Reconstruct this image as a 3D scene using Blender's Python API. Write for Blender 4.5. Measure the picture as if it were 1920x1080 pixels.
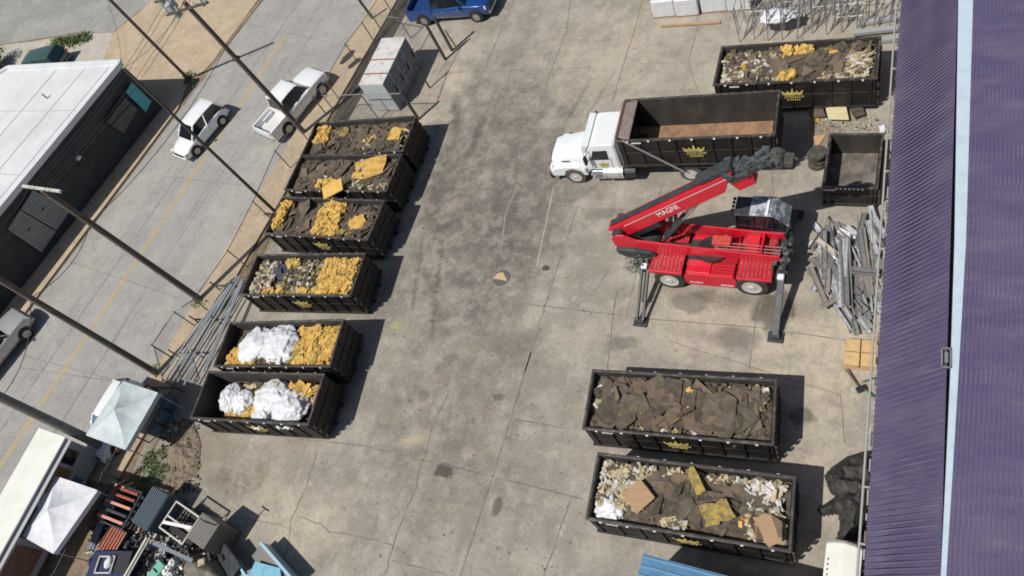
import bpy, bmesh, math, random
from mathutils import Vector, Matrix, noise
random.seed(7)
R_ = math.radians
for o in list(bpy.data.objects): bpy.data.objects.remove(o)
S = bpy.context.scene
C = S.collection
# ------------------------------------------------------------------ camera
CAMR = Matrix(((0.9036531194386911, 0.05315961734240135, -0.42495305012757834),
               (0.25429430528565705, -0.865009456450045, 0.4325425372738301),
               (-0.3445946111418572, -0.4989315537583636, -0.7951866816263872)))
CAMH, CAMF = 27.4707, 1415.083
cam = bpy.data.cameras.new('camera'); camo = bpy.data.objects.new('camera', cam); C.objects.link(camo)
cam.sensor_width = 36; cam.lens = CAMF / 1920 * 36; cam.clip_start = .5; cam.clip_end = 3000
mr = CAMR.col
m4 = Matrix.Identity(4)
for i in range(3):
    m4[i][0] = CAMR[i][0]; m4[i][1] = -CAMR[i][1]; m4[i][2] = -CAMR[i][2]
m4[2][3] = CAMH
camo.matrix_world = m4
S.camera = camo
S.cycles.filter_width = 1.75; S.render.resolution_x = 1024; S.render.resolution_y = 576
# ------------------------------------------------------------------ world, sun, exposure
SUN_EL, SH_AZ = 56.0, 55.0
w = bpy.data.worlds.new('World'); S.world = w; w.use_nodes = True
nt = w.node_tree; bg = nt.nodes['Background']; sky = nt.nodes.new('ShaderNodeTexSky')
sky.sky_type = 'NISHITA'; sky.sun_disc = False; sky.sun_elevation = R_(SUN_EL); sky.sun_rotation = R_(-145)
sky.air_density = 1.0; sky.dust_density = 1.5
nt.links.new(sky.outputs[0], bg.inputs[0]); bg.inputs[1].default_value = .062
sl = bpy.data.lights.new('sun', 'SUN'); sl.energy = 4.3; sl.angle = R_(.5); sl.color = (1, .955, .88)
so = bpy.data.objects.new('sun', sl); C.objects.link(so)
ldir = Vector((math.cos(R_(SH_AZ)) * math.cos(R_(SUN_EL)), math.sin(R_(SH_AZ)) * math.cos(R_(SUN_EL)), -math.sin(R_(SUN_EL))))
so.rotation_euler = ldir.to_track_quat('-Z', 'Y').to_euler(); so.location = (0, 0, 60)
S.view_settings.view_transform = 'Standard'; S.view_settings.look = 'None'
S.view_settings.exposure = 0.0; S.view_settings.gamma = 1

def at(px, py, z=0.0):
    """point of the world at height z seen at photo pixel (1920x1080)"""
    d = CAMR @ Vector((px - 960, py - 540, CAMF)); t = (z - CAMH) / d.z
    return Vector((d.x * t, d.y * t, z))

# ------------------------------------------------------------------ materials
MATS = {}
def mat(name, col, rough=.7, metal=0, col2=None, scale=3, bump=0, bscale=20, spec=None, coat=0, detail=5, lo=.4, hi=.65, wave=None, stretch=None, world=False):
    if name in MATS: return MATS[name]
    m = bpy.data.materials.new(name); m.use_nodes = True; MATS[name] = m
    n = m.node_tree.nodes; l = m.node_tree.links; b = n['Principled BSDF']
    b.inputs['Roughness'].default_value = rough; b.inputs['Metallic'].default_value = metal
    b.inputs['Base Color'].default_value = (*col, 1)
    if coat: b.inputs['Coat Weight'].default_value = coat
    if spec is not None: b.inputs['Specular IOR Level'].default_value = spec
    tc = n.new('ShaderNodeTexCoord'); vec = tc.outputs['Object']
    if world: vec = n.new('ShaderNodeNewGeometry').outputs['Position']
    if stretch:
        mp = n.new('ShaderNodeMapping'); mp.inputs['Scale'].default_value = stretch; l.new(vec, mp.inputs[0]); vec = mp.outputs[0]
    if col2:
        t = n.new('ShaderNodeTexNoise'); t.inputs['Scale'].default_value = scale; t.inputs['Detail'].default_value = detail; t.inputs['Roughness'].default_value = .65
        l.new(vec, t.inputs['Vector'])
        r = n.new('ShaderNodeValToRGB'); r.color_ramp.elements[0].position = lo; r.color_ramp.elements[1].position = hi
        r.color_ramp.elements[0].color = (*col, 1); r.color_ramp.elements[1].color = (*col2, 1)
        l.new(t.outputs[0], r.inputs[0]); l.new(r.outputs[0], b.inputs['Base Color'])
    if bump:
        t2 = n.new('ShaderNodeTexNoise'); t2.inputs['Scale'].default_value = bscale; t2.inputs['Detail'].default_value = 4
        l.new(vec, t2.inputs['Vector'])
        bp = n.new('ShaderNodeBump'); bp.inputs['Strength'].default_value = bump; bp.inputs['Distance'].default_value = .05
        l.new(t2.outputs[0], bp.inputs['Height']); l.new(bp.outputs[0], b.inputs['Normal'])
    return m

def stained(name, base, dark, light, blobs, rough=.9, mscale=.55, streak=None):
    """ground surface: mottled, with named stains at world places; blob = (x, y, rx, ry, deg, strength, colour)"""
    m = bpy.data.materials.new(name); m.use_nodes = True; MATS[name] = m
    n = m.node_tree.nodes; l = m.node_tree.links; b = n['Principled BSDF']; b.inputs['Roughness'].default_value = rough
    b.inputs['Specular IOR Level'].default_value = .25
    tc = n.new('ShaderNodeTexCoord'); vec = tc.outputs['Object']
    def nz(sc, det=5, ro=.6, st=None):
        v = vec
        if st:
            mp = n.new('ShaderNodeMapping'); mp.inputs['Scale'].default_value = st[:3]; mp.inputs['Rotation'].default_value = (0, 0, R_(st[3])); l.new(vec, mp.inputs[0]); v = mp.outputs[0]
        t = n.new('ShaderNodeTexNoise'); t.inputs['Scale'].default_value = sc; t.inputs['Detail'].default_value = det; t.inputs['Roughness'].default_value = ro
        l.new(v, t.inputs['Vector']); return t.outputs[0]
    def rng(s, a, b_, c, d):
        r = n.new('ShaderNodeMapRange'); r.interpolation_type = 'SMOOTHSTEP'
        for i, v in enumerate((a, b_, c, d)): r.inputs[i + 1].default_value = v
        l.new(s, r.inputs[0]); return r.outputs[0]
    def mixc(f, a, c):
        x = n.new('ShaderNodeMix'); x.data_type = 'RGBA'
        if hasattr(f, 'node'): l.new(f, x.inputs[0])
        else: x.inputs[0].default_value = f
        for s, i in ((a, 6), (c, 7)):
            if hasattr(s, 'node'): l.new(s, x.inputs[i])
            else: x.inputs[i].default_value = (*s, 1)
        return x.outputs[2]
    def mth(op, a, b_):
        x = n.new('ShaderNodeMath'); x.operation = op
        for i, s in enumerate((a, b_)):
            if hasattr(s, 'node'): l.new(s, x.inputs[i])
            else: x.inputs[i].default_value = s
        return x.outputs[0]
    c = mixc(rng(nz(mscale, 6, .62), .36, .68, 0, 1), dark, base)
    c = mixc(rng(nz(mscale * 2.7, 6, .7), .50, .74, 0, .75), c, light)
    if streak: c = mixc(rng(nz(.9, 5, .6, streak), .50, .72, 0, .6), c, dark); c = mixc(rng(nz(1.3, 7, .72), .50, .68, 0, .45), c, tuple(v * .72 for v in dark)); c = mixc(rng(nz(3.1, 6, .7), .55, .70, 0, .35), c, light)
    warp = n.new('ShaderNodeTexNoise'); warp.inputs['Scale'].default_value = .8; warp.inputs['Detail'].default_value = 5; warp.inputs['Roughness'].default_value = .7; l.new(vec, warp.inputs['Vector'])
    sub = n.new('ShaderNodeVectorMath'); sub.operation = 'SUBTRACT'; sub.inputs[1].default_value = (.5, .5, .5); l.new(warp.outputs['Color'], sub.inputs[0])
    brk = rng(nz(1.15, 9, .74), .40, .60, .35, 1.25)
    for (x, y, rx, ry, deg, st, colr) in blobs:
        sc = n.new('ShaderNodeVectorMath'); sc.operation = 'MULTIPLY_ADD'; sc.inputs[1].default_value = (min(rx, ry) * (2.6 if max(rx, ry) < 1.05 else 1.9),) * 3
        l.new(sub.outputs[0], sc.inputs[0]); l.new(vec, sc.inputs[2])
        mp = n.new('ShaderNodeMapping'); mp.vector_type = 'TEXTURE'; mp.inputs['Location'].default_value = (x, y, 0); mp.inputs['Rotation'].default_value = (0, 0, R_(deg)); mp.inputs['Scale'].default_value = (rx, ry, 1000)
        l.new(sc.outputs[0], mp.inputs[0])
        ln = n.new('ShaderNodeVectorMath'); ln.operation = 'LENGTH'; l.new(mp.outputs[0], ln.inputs[0])
        f = rng(ln.outputs['Value'], .6 if max(rx, ry) < 1.05 else .25, 1.0, st, 0)
        if max(rx, ry) > 2.5: f = mth('MULTIPLY', f, brk)
        c = mixc(f, c, colr)
    fine = rng(nz(7, 5, .7), .35, .7, .90, 1.07)
    spk = rng(nz(1.7, 8, .78), .56, .72, 1.0, .70)
    v = mth('MULTIPLY', mth('MULTIPLY', fine, spk), rng(nz(4.2, 3, .6), .665, .69, 1.0, .62))
    hs = n.new('ShaderNodeVectorMath'); hs.operation = 'SCALE'; l.new(c, hs.inputs[0]); l.new(v, hs.inputs['Scale'])
    l.new(hs.outputs[0], b.inputs['Base Color'])
    bp = n.new('ShaderNodeBump'); bp.inputs['Strength'].default_value = .12; bp.inputs['Distance'].default_value = .02
    l.new(nz(14, 3), bp.inputs['Height']); l.new(bp.outputs[0], b.inputs['Normal'])
    return m

SOOT = (.135, .122, .108); OIL = (.06, .052, .045); TAN = (.48, .42, .33); PALE = (.46, .40, .32)
yard_m = stained('yard_concrete', (.375, .343, .292), (.265, .24, .203), (.46, .42, .36), [
    (-17.5, 24, 6.2, 8.5, 0, .62, SOOT), (-17.0, 16.5, 5.2, 6.5, 10, .72, SOOT), (-15.5, 8, 5.5, 7.0, 0, .42, SOOT), (-14.5, 20, 3.6, 5.5, 20, .55, SOOT),
    (-20.5, 21.0, 1.6, 4.6, 8, .75, SOOT), (-21.2, 25.8, .55, 1.9, 20, .6, OIL), (-19.4, 23.6, .4, 2.2, -4, .55, OIL), (-19.5, 18.2, 1.1, .5, 30, .6, OIL),
    (-21.5, 9.2, .8, 2.2, -8, .65, SOOT), (-21.2, 13, .9, 4, 0, .4, SOOT),
    (-13, 29, 6, 6, 0, .45, TAN), (-5, 28, 6, 4, 0, .5, TAN), (-6, 17.5, 6.0, 3.5, 0, .5, TAN), (-4, 14, 6, 3.0, 0, .6, TAN), (-1.5, 12.5, 3, 3.5, 0, .7, TAN), (-23.5, 28, 3, 6, -8, .65, TAN), (-1.5, 8, 2, 3, 0, .6, TAN),
    (-22, 3.0, 4.5, 3.0, 0, .6, TAN), (-25.5, 4.3, 2.8, 1.2, 10, .6, (.16, .13, .10)), (-27.7, 5.2, 1.6, 1.6, 0, .6, (.22, .18, .13)),
    (-4.6, 13.2, 1.3, .8, 0, .7, SOOT), (-6.6, 14.7, 1.0, .5, 0, .6, SOOT), (-9.0, 12.6, .8, .35, 20, .5, SOOT), (-4.7, 15.0, 4.2, .7, -3, .5, OIL), (-3.2, 14.6, .9, 1.0, 0, .65, OIL),
    (-15.3, 6.2, .55, .42, 0, .92, (.085, .07, .062)), (-13.25, 16.1, .25, .2, 0, .9, OIL), (-17.4, 9.2, .35, .3, 0, .35, OIL), (-12.6, 5.2, .22, .5, 10, .6, OIL),
    (-2.6, 23.4, 1.9, 1.4, 0, .6, (.20, .17, .12)), (-1.9, 10.3, .6, .35, 0, .6, OIL), (-17.5, 12.4, 1.6, .5, 15, .35, OIL), (-14, 12.2, 1.5, 1.2, 0, .3, OIL), (-13.8, 9.7, .3, .2, 30, .45, OIL),
    (-19.9, 15.2, .25, 3.4, 12, .45, OIL), (-18.6, 14.8, .22, 3.6, 14, .4, OIL), (-14.2, 25.5, .2, 3.0, -12, .4, OIL), (-12.9, 26.5, .2, 2.6, -14, .35, OIL), (-16.8, 11.0, .9, .3, 40, .3, OIL), (-11.0, 19.2, 1.4, .5, 10, .4, OIL), (-20.1, 12.6, .35, .25, 0, .5, (.42, .40, .12)), (-16, 18.5, 1.4, 4, 15, .3, (.09, .08, .075)), (-17.2, 7.2, 1.1, .3, 20, .4, (.50, .42, .26)),
], mscale=.5, streak=(2.2, .16, 1, 12))
street_m = stained('street_concrete', (.36, .352, .335), (.30, .293, .28), (.41, .395, .37), [
    (-34.5, 20, 1.6, 12, -8, .45, (.43, .40, .345)), (-43, 18, 1.6, 16, -8, .35, (.44, .405, .35)), (-39, 18, 1.3, 20, -8, .35, (.35, .35, .34)), (-36, 16, .6, 3, 0, .3, (.18, .17, .16))], mscale=.4, streak=(1.8, .12, 1, 7))
lot_m = stained('parking_asphalt', (.34, .335, .315), (.27, .265, .25), (.41, .40, .375), [(-55, 50, 2.2, 1.3, 20, .8, (.36, .35, .32))], mscale=.3, streak=(.12, 1.6, 1, 15))
walk_m = stained('sidewalk_concrete', (.49, .395, .28), (.40, .32, .225), (.55, .46, .34), [(-41, 33, 1.0, 1.2, 30, .85, (.62, .28, .20)), (-44, 40, 5, 5, 0, .4, (.40, .33, .26))], mscale=.8)
white_walk_m = stained('pale_concrete', (.48, .45, .39), (.42, .385, .33), (.56, .53, .47), [], mscale=.8)
dirt_m = stained('dirt', (.29, .225, .15), (.20, .155, .105), (.36, .29, .20), [], mscale=1.6)
dark_strip_m = stained('dark_strip_surface', (.085, .075, .062), (.06, .055, .048), (.14, .12, .095), [], mscale=1.2)

M_joint = mat('joint_tar', (.15, .13, .11), .95, col2=(.27, .24, .20), scale=1.5)
M_yel = mat('yellow_paint_worn', (.50, .36, .12), .8, col2=(.37, .33, .26), scale=2.5, lo=.42, hi=.62)
M_wpaint = mat('white_paint_worn', (.40, .375, .335), .8, col2=(.26, .24, .21), scale=3)
M_black = mat('black_steel', (.011, .010, .010), .55, .0, col2=(.036, .028, .023), scale=1.6, lo=.48, hi=.75, world=True, bump=.1, bscale=6)
M_rim = mat('worn_rim_steel', (.045, .040, .037), .5, .0, col2=(.16, .135, .115), scale=3.5, lo=.48, hi=.72, world=True)
M_inner = mat('inner_steel', (.03, .028, .025), .75, .0, col2=(.068, .058, .050), scale=1.7, lo=.42, hi=.72, stretch=(1, 1, .4), world=True)
M_floor = mat('rusty_floor', (.33, .19, .105), .8, .0, col2=(.17, .11, .075), scale=2.4)
M_gfloor = mat('scuffed_floor', (.10, .085, .07), .65, .1, col2=(.22, .19, .17), scale=2.0)
M_crown = mat('crown_yellow', (.60, .50, .14), .7, col2=(.24, .20, .10), scale=3.5, lo=.42, hi=.72, world=True)
M_tag = mat('white_tag', (.75, .75, .76), .5)
M_white = mat('white_gloss', (.80, .81, .82), .25, coat=.6)
M_whitet = mat('white_truck_paint', (.74, .77, .78), .35, coat=.3, col2=(.70, .73, .73), scale=3)
M_glass = mat('dark_glass', (.010, .014, .018), .08, spec=.8)
M_tealglass = mat('teal_glass', (.02, .07, .08), .08, spec=.8)
M_tyre = mat('tyre_rubber', (.022, .021, .020), .85)
M_dtyre = mat('dusty_tyre', (.085, .08, .07), .9)
M_hub = mat('pale_hub', (.62, .61, .58), .4, .3)
M_alloy = mat('alloy', (.42, .42, .42), .35, .7)
M_plastic = mat('black_plastic', (.02, .02, .022), .5)
M_lamp = mat('clear_lamp', (.75, .76, .78), .1, spec=.8)
M_rlamp = mat('red_lamp', (.45, .02, .02), .2)
M_blue = mat('blue_car_paint', (.006, .050, .20), .22, coat=.9)
M_green = mat('dark_green_paint', (.045, .085, .075), .3, coat=.6)
M_greyp = mat('grey_car_paint', (.46, .46, .46), .35, .3, coat=.6)
M_red = mat('red_machine_paint', (.60, .008, .028), .38, coat=.25, col2=(.42, .05, .05), scale=2.2, lo=.5, hi=.82)
M_redgrate = mat('red_grate', (.42, .02, .03), .5, col2=(.50, .06, .07), scale=6)
M_dgrey = mat('dark_grey_machine', (.032, .037, .042), .55, .1, col2=(.06, .064, .066), scale=5)
M_steel = mat('bare_steel', (.42, .43, .44), .35, .7)
M_galv = mat('galvanised', (.40, .41, .42), .45, .6, col2=(.30, .31, .32), scale=8)
M_pole = mat('weathered_wood_pole', (.105, .088, .070), .9, col2=(.17, .15, .125), scale=2.5, stretch=(6, 6, .5))
M_wire = mat('wire', (.05, .048, .045), .7)
M_fence = mat('fence_steel', (.24, .235, .22), .5, .4)
M_dfence = mat('dark_fence_steel', (.09, .085, .08), .6, .3)

# ------------------------------------------------------------------ mesh builder
class MB:
    def __init__(s): s.v = []; s.f = []; s.mi = []; s.mats = []; s.M = Matrix.Identity(4)
    def m(s, mt):
        if mt not in s.mats: s.mats.append(mt)
        return s.mats.index(mt)
    def add(s, vs, fs, mt=None):
        k = len(s.v); i = s.m(mt) if mt else 0
        s.v += [tuple(s.M @ Vector(p)) for p in vs]; s.f += [tuple(a + k for a in f) for f in fs]; s.mi += [i] * len(fs)
    def box(s, c, d, rot=None, mt=None):
        x, y, z = d[0] / 2, d[1] / 2, d[2] / 2
        r = rot if isinstance(rot, Matrix) else (Matrix.Rotation(rot, 3, 'Z') if rot else Matrix.Identity(3))
        vs = [Vector(c) + r @ Vector((a * x, b * y, e * z)) for e in (-1, 1) for a, b in ((-1, -1), (1, -1), (1, 1), (-1, 1))]
        s.hexa(vs, mt)
    def hexa(s, vs, mt=None):
        s.add(vs, [(3, 2, 1, 0), (4, 5, 6, 7), (0, 1, 5, 4), (1, 2, 6, 5), (2, 3, 7, 6), (3, 0, 4, 7)], mt)
    def prism(s, poly, z0, z1, mt=None):
        n = len(poly); vs = [(p[0], p[1], z0) for p in poly] + [(p[0], p[1], z1) for p in poly]
        s.add(vs, [tuple(range(n - 1, -1, -1)), tuple(range(n, 2 * n))] + [(i, (i + 1) % n, n + (i + 1) % n, n + i) for i in range(n)], mt)
    def side(s, poly, y0, y1, mt=None):
        """poly in x,z extruded along y"""
        n = len(poly); vs = [(p[0], y0, p[1]) for p in poly] + [(p[0], y1, p[1]) for p in poly]
        s.add(vs, [tuple(range(n)), tuple(range(2 * n - 1, n - 1, -1))] + [(i, n + i, n + (i + 1) % n, (i + 1) % n) for i in range(n)], mt)
    def tube(s, p, q, r, n=8, r2=None, mt=None):
        p = Vector(p); q = Vector(q); d = (q - p)
        if d.length < 1e-6: return
        d.normalize(); a = d.orthogonal().normalized(); b = d.cross(a); r2 = r if r2 is None else r2
        vs = [p + (a * math.cos(t) + b * math.sin(t)) * r for t in [i * math.tau / n for i in range(n)]] + [q + (a * math.cos(t) + b * math.sin(t)) * r2 for t in [i * math.tau / n for i in range(n)]]
        s.add(vs, [tuple(range(n - 1, -1, -1)), tuple(range(n, 2 * n))] + [(i, (i + 1) % n, n + (i + 1) % n, n + i) for i in range(n)], mt)
    def bar(s, p, q, w_, h_, mt=None, roll=0):
        """rectangular beam between two points"""
        p = Vector(p); q = Vector(q); d = (q - p).normalized()
        a = d.cross(Vector((0, 0, 1)));
        if a.length < 1e-3: a = Vector((1, 0, 0))
        a.normalize(); b = a.cross(d)
        if roll: r = Matrix.Rotation(roll, 3, d); a = r @ a; b = r @ b
        a = a * w_ / 2; b = b * h_ / 2
        s.hexa([p - a - b, p + a - b, q + a - b, q - a - b, p - a + b, p + a + b, q + a + b, q - a + b], mt)
    def lathe(s, prof, n=20, mt=None, axis='Y', c=(0, 0, 0)):
        """prof: (offset along axis, radius)"""
        vs = []
        for o, r in prof:
            for i in range(n):
                t = i * math.tau / n; u, v = r * math.cos(t), r * math.sin(t)
                vs.append((c[0] + u, c[1] + o, c[2] + v) if axis == 'Y' else ((c[0] + o, c[1] + u, c[2] + v) if axis == 'X' else (c[0] + u, c[1] + v, c[2] + o)))
        fs = []
        for k in range(len(prof) - 1):
            for i in range(n): fs.append((k * n + i, k * n + (i + 1) % n, (k + 1) * n + (i + 1) % n, (k + 1) * n + i))
        fs.append(tuple(range(n))); fs.append(tuple(range((len(prof) - 1) * n, len(prof) * n)))
        s.add(vs, fs, mt)
    def loft(s, secs, mt=None, cap=True):
        n = len(secs[0]); vs = [p for se in secs for p in se]; fs = []
        for k in range(len(secs) - 1):
            for i in range(n): fs.append((k * n + i, k * n + (i + 1) % n, (k + 1) * n + (i + 1) % n, (k + 1) * n + i))
        if cap: fs += [tuple(range(n)), tuple(range((len(secs) - 1) * n, len(secs) * n))]
        s.add(vs, fs, mt)
    def build(s, name, material=None, parent=None, bevel=0, smooth=False, seg=2):
        me = bpy.data.meshes.new(name); me.from_pydata(s.v, [], s.f)
        for mt in (s.mats or [material]): me.materials.append(mt)
        if s.mats:
            for p, i in zip(me.polygons, s.mi): p.material_index = i
        bm = bmesh.new(); bm.from_mesh(me); bmesh.ops.recalc_face_normals(bm, faces=bm.faces); bm.to_mesh(me); bm.free()
        o = bpy.data.objects.new(name, me); C.objects.link(o)
        if parent: o.parent = parent
        if smooth:
            for p in me.polygons: p.use_smooth = True
        if bevel:
            b = o.modifiers.new('bevel', 'BEVEL'); b.width = bevel; b.segments = seg; b.limit_method = 'ANGLE'; b.angle_limit = R_(35)
            b.harden_normals = False
        return o
def tag(o, label, cat, group=None, kind=None):
    o['label'] = label; o['category'] = cat
    if group: o['group'] = group
    if kind: o['kind'] = kind
    return o
def thing(name, label, cat, loc=(0, 0, 0), rz=0, group=None):
    o = bpy.data.objects.new(name, None); C.objects.link(o); o.location = loc; o.rotation_euler = (0, 0, rz); o.empty_display_size = .3
    return tag(o, label, cat, group)
def kids(o): return [c for c in bpy.data.objects if c.parent == o]
def copy_tree(o, parent=None):
    c = o.copy(); C.objects.link(c); c.parent = parent
    for ch in kids(o): copy_tree(ch, c)
    return c
def struct(o): o['kind'] = 'structure'; return o
def strip(pts, wd):
    """flat ribbon polygon (list of quads) along a 2D polyline"""
    out = []
    for a, b in zip(pts, pts[1:]):
        a = Vector(a[:2]); b = Vector(b[:2]); d = (b - a).normalized(); n_ = Vector((-d.y, d.x)) * wd / 2
        out.append([a - n_, b - n_, b + n_, a + n_])
    return out
def flat(mb, poly, z, mt=None):
    mb.add([(p[0], p[1], z) for p in poly], [tuple(range(len(poly)))], mt)

# ================================================================== THE GROUND
g = MB(); flat(g, [(-600, -500), (600, -500), (600, 700), (-600, 700)], -.02); struct(g.build('ground', dirt_m))
sdir = Vector((math.cos(R_(83.0)), math.sin(R_(83.0)), 0))
def ext(a, b, t0, t1):
    d = (b - a); return a - d * t0, b + d * t1
cl0, cl1 = ext(at(50, 590), at(400, 123), 3, .35)          # left kerb of the street
cr0, cr1 = ext(at(297, 683), at(650, 87), 3, 4)
cl2 = at(432, 82); 
cl3 = at(520, -40)
street_poly = [cl0, cr0, cr1, Vector((-36, 130, 0)), Vector((-60, 130, 0)), at(-500, -300), at(-300, 85), at(0, 84), at(130, 55), at(205, 62), at(255, 28), at(330, -30), at(400, -90), cl3, cl2, cl1]
# left parking lot / cross street
g = MB(); flat(g, [(-200, 33), at(0, 84)[:2], at(150, 60)[:2], at(210, 62)[:2], at(262, 20)[:2], at(360, -60)[:2], at(560, -260)[:2], (-60, 200), (-200, 200)], 0.0); struct(g.build('parking_lot', lot_m))
g = MB(); flat(g, [cl0, cr0, cr1, cr1 + sdir * 60, at(560, -90) + sdir * 60, at(560, -90), cl2, at(400, 123)], .004); struct(g.build('street', street_m))
# yard
g = MB(); flat(g, [at(320, 712), at(470, 520)[:2], at(545, 400)[:2], at(620, 262)[:2], at(745, 0)[:2], at(800, -120)[:2], (-20, 60), (40, 60), (40, -30), (-31, -30), at(150, 1085)[:2], at(243, 900)[:2]], .004); struct(g.build('yard_pavement', yard_m))
# sidewalks (raised)
def kerb(name, poly, z, m_):
    g = MB(); g.prism(poly, -.01, z); struct(g.build(name, m_, bevel=.015))
rs0, rs1 = ext(at(297, 683), at(650, 87), 0.28, .4)
off = Vector((1.75, 0, 0))
kerb('sidewalk', [rs0 + Vector((.05, 0, 0)), rs0 + Vector((1.9, 0, 0)), rs1 + Vector((2.1, 0, 0)), rs1 + Vector((.05, 0, 0))], .11, walk_m)
ls0, ls1 = ext(at(50, 590), at(400, 123), 2, -.12)
kerb('sidewalk', [ls0, at(335, 205), at(350, 165) , at(300, 190), ls0 + Vector((-2.9, 0, 0))], .11, walk_m)
g = MB(); flat(g, [at(345, 168), at(400, 115), at(415, 92), at(440, 60), at(520, -50), at(350, -60), at(262, 22), at(212, 62), at(190, 118), at(235, 150), at(300, 195)], .012); struct(g.build('driveway_apron', walk_m))
g = MB(); flat(g, [at(-120, 84), at(0, 85), at(60, 78), at(160, 62), at(212, 62), at(190, 122), at(150, 140), at(-120, 170)], .009); struct(g.build('path', white_walk_m))
g = MB(); flat(g, [at(738, 0), at(765, -20), at(775, 0), at(650, 232), at(618, 236)], .016); struct(g.build('dark_strip', dark_strip_m))  # flat strip, darker than the paving around it
# kerb lines, joints and cracks
g = MB()
def jl(pts, wd=.042, z=.010, m_=None):
    for q in strip(pts, wd): flat(g, q, z)
def px(pts, z=0): return [at(a, b, z) for a, b in pts]
def wob(pts, amp=.08, n=7, seed=0):
    rr = random.Random(seed); out = []
    for a, b in zip(pts, pts[1:]):
        for i in range(n): t = i / n; p = a.lerp(b, t); out.append(p + Vector((rr.uniform(-amp, amp), rr.uniform(-amp, amp), 0)))
    out.append(pts[-1]); return out
def c2(a, b): return (640 + a / 3.375, 380 + b / 3.375)
def c3(a, b): return (560 + a / 2.571, 660 + b / 2.571)
def c1(a, b): return (760 + a / 3.6, a * 0 + b / 3.6)
jl(px([c1(735, 0), c1(640, 220), c1(470, 620)])); jl(px([c1(470, 620), c1(400, 760), (840, 300)]), .03)
jl(px([c1(1115, 0), c1(1090, 200), c1(985, 480), c1(890, 770)])); jl(px([c1(1620, -80), c1(1540, 230), c1(1470, 440), c1(1400, 680)]))
jl(px([c1(1000, 465), c1(1270, 455)]), .03); jl(px([c1(270, 495), c1(1000, 465)]), .025); jl(px([c1(1040, 270), c1(1400, 275)]), .02)
jl(px([c2(1495, 20), c2(1380, 370), c2(1290, 650)])); jl(wob(px([c2(1290, 650), c2(1230, 850), c2(1160, 1070)]), .04, 6, 3), .06)
jl(px([c2(350, 560), c2(760, 600), c2(1290, 655), c2(1755, 712)]), .045); jl(px([c2(1720, 710), c2(1680, 1080)]), .04); jl(px([c2(1745, 560), c2(1720, 710)]), .04)
jl(px([c2(1755, 712), (1185, 596), (1420, 614), (1600, 640)]), .04); jl(px([(1175, 590), (1200, 480), (1245, 340)]), .035); jl(px([(1415, 614), (1430, 560)]), .03); jl(px([(1415, 614), (1405, 690)]), .035)
jl(px([(1452, 385), (1447, 320)]), .03); jl(px([(1310, 175), (1290, 120), (1305, 60), (1310, 10)]), .035); jl(px([(1200, 120), (1330, 116)]), .03)
jl(wob(px([c3(740, 0), c3(715, 200), c3(650, 350), c3(600, 520), c3(550, 700), c3(500, 800), c3(440, 1000), c3(415, 1080)]), .06, 4, 5), .05)
jl(px([c3(1120, 0), c3(1050, 230), c3(935, 600), c3(860, 830), c3(780, 1080)]), .055)
jl(px([c3(0, 420), c3(300, 450), c3(600, 520), c3(935, 600), c3(1370, 710)]), .05); jl(wob(px([c3(0, 795), c3(110, 830), c3(150, 865), c3(450, 930)]), .05, 4, 9), .04); jl(wob(px([c3(450, 1005), c3(600, 1045), c3(760, 1090)]), .05, 4, 11), .04)
jl(wob(px([c3(1310, 710), c3(1230, 950), c3(1180, 1090)]), .03, 4, 12), .045); jl(wob(px([c3(90, 480), c3(40, 640), c3(-30, 800), c3(-70, 1000)]), .05, 4, 13), .045)
jl(wob(px([(870, 800), (890, 780), (925, 765), (955, 735)]), .05, 4, 15), .03); jl(wob(px([(960, 785), (1040, 800), (1060, 800)]), .05, 3, 16), .05)
jl(wob(px([(1255, 640), (1575, 740), (1585, 830)]), .03, 5, 17), .03); jl(wob(px([(905, 480), (925, 500), (1000, 560)]), .04, 4, 21), .02); jl(px([(1145, 500), (1120, 540), (1075, 580)]), .03); jl(px([(895, 440), (930, 495)]), .04)
jl(px([(530, 985), (360, 955)]), .03)
struct(g.build('pavement_joints', M_joint))
g = MB()
def lane(a, b, wd, zz=.009, n=1): 
    p, q = at(*a), at(*b); p, q = ext(p, q, 1.0, 1.2)
    for s_ in strip([p, q], wd): flat(g, s_, zz)
lane((83, 690), (563, 0), .05); lane((180, 690), (413, 330), .035); lane((223, 620), (420, 300), .02); lane((60, 690), (330, 300), .02)
for a, b in (((0, 655), (300, 735)), ((40, 690), (320, 730)), ((300, 330), (470, 350)), ((440, 40), (620, 80)), ((340, 560), (130, 490))):
    for s_ in strip([at(*a), at(*b)], .03): flat(g, s_, .009)
for a, b in (((50, 590), (400, 123)), ((297, 683), (650, 87))):
    p, q = ext(at(*a), at(*b), .5, .0)
    for s_ in strip([p, q], .09): flat(g, s_, .0085)
struct(g.build('street_joints', M_joint))
g = MB()
p, q = ext(at(123, 690), at(545, 52), 1.0, -.03)
d = (q - p).normalized(); n_ = Vector((-d.y, d.x, 0))
for k in (-1, 1):
    for s_ in strip([p + n_ * .10 * k, q + n_ * .10 * k], .12): flat(g, s_, .0105)
struct(g.build('centre_line', M_yel))
g = MB()
for a, b in (((970, 350), (948, 400)), ((948, 400), (940, 470)), ((1038, 352), (1007, 498)), ((1125, 640), (1010, 800))):
    for s_ in strip([at(*a), at(*b)], .07 if a[0] > 1000 and a[0] < 1100 else .04): flat(g, s_, .0125)
for s_ in strip([at(815, 52), at(880, 50)], .1): flat(g, s_, .0125)
struct(g.build('faded_parking_lines', M_wpaint))

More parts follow.
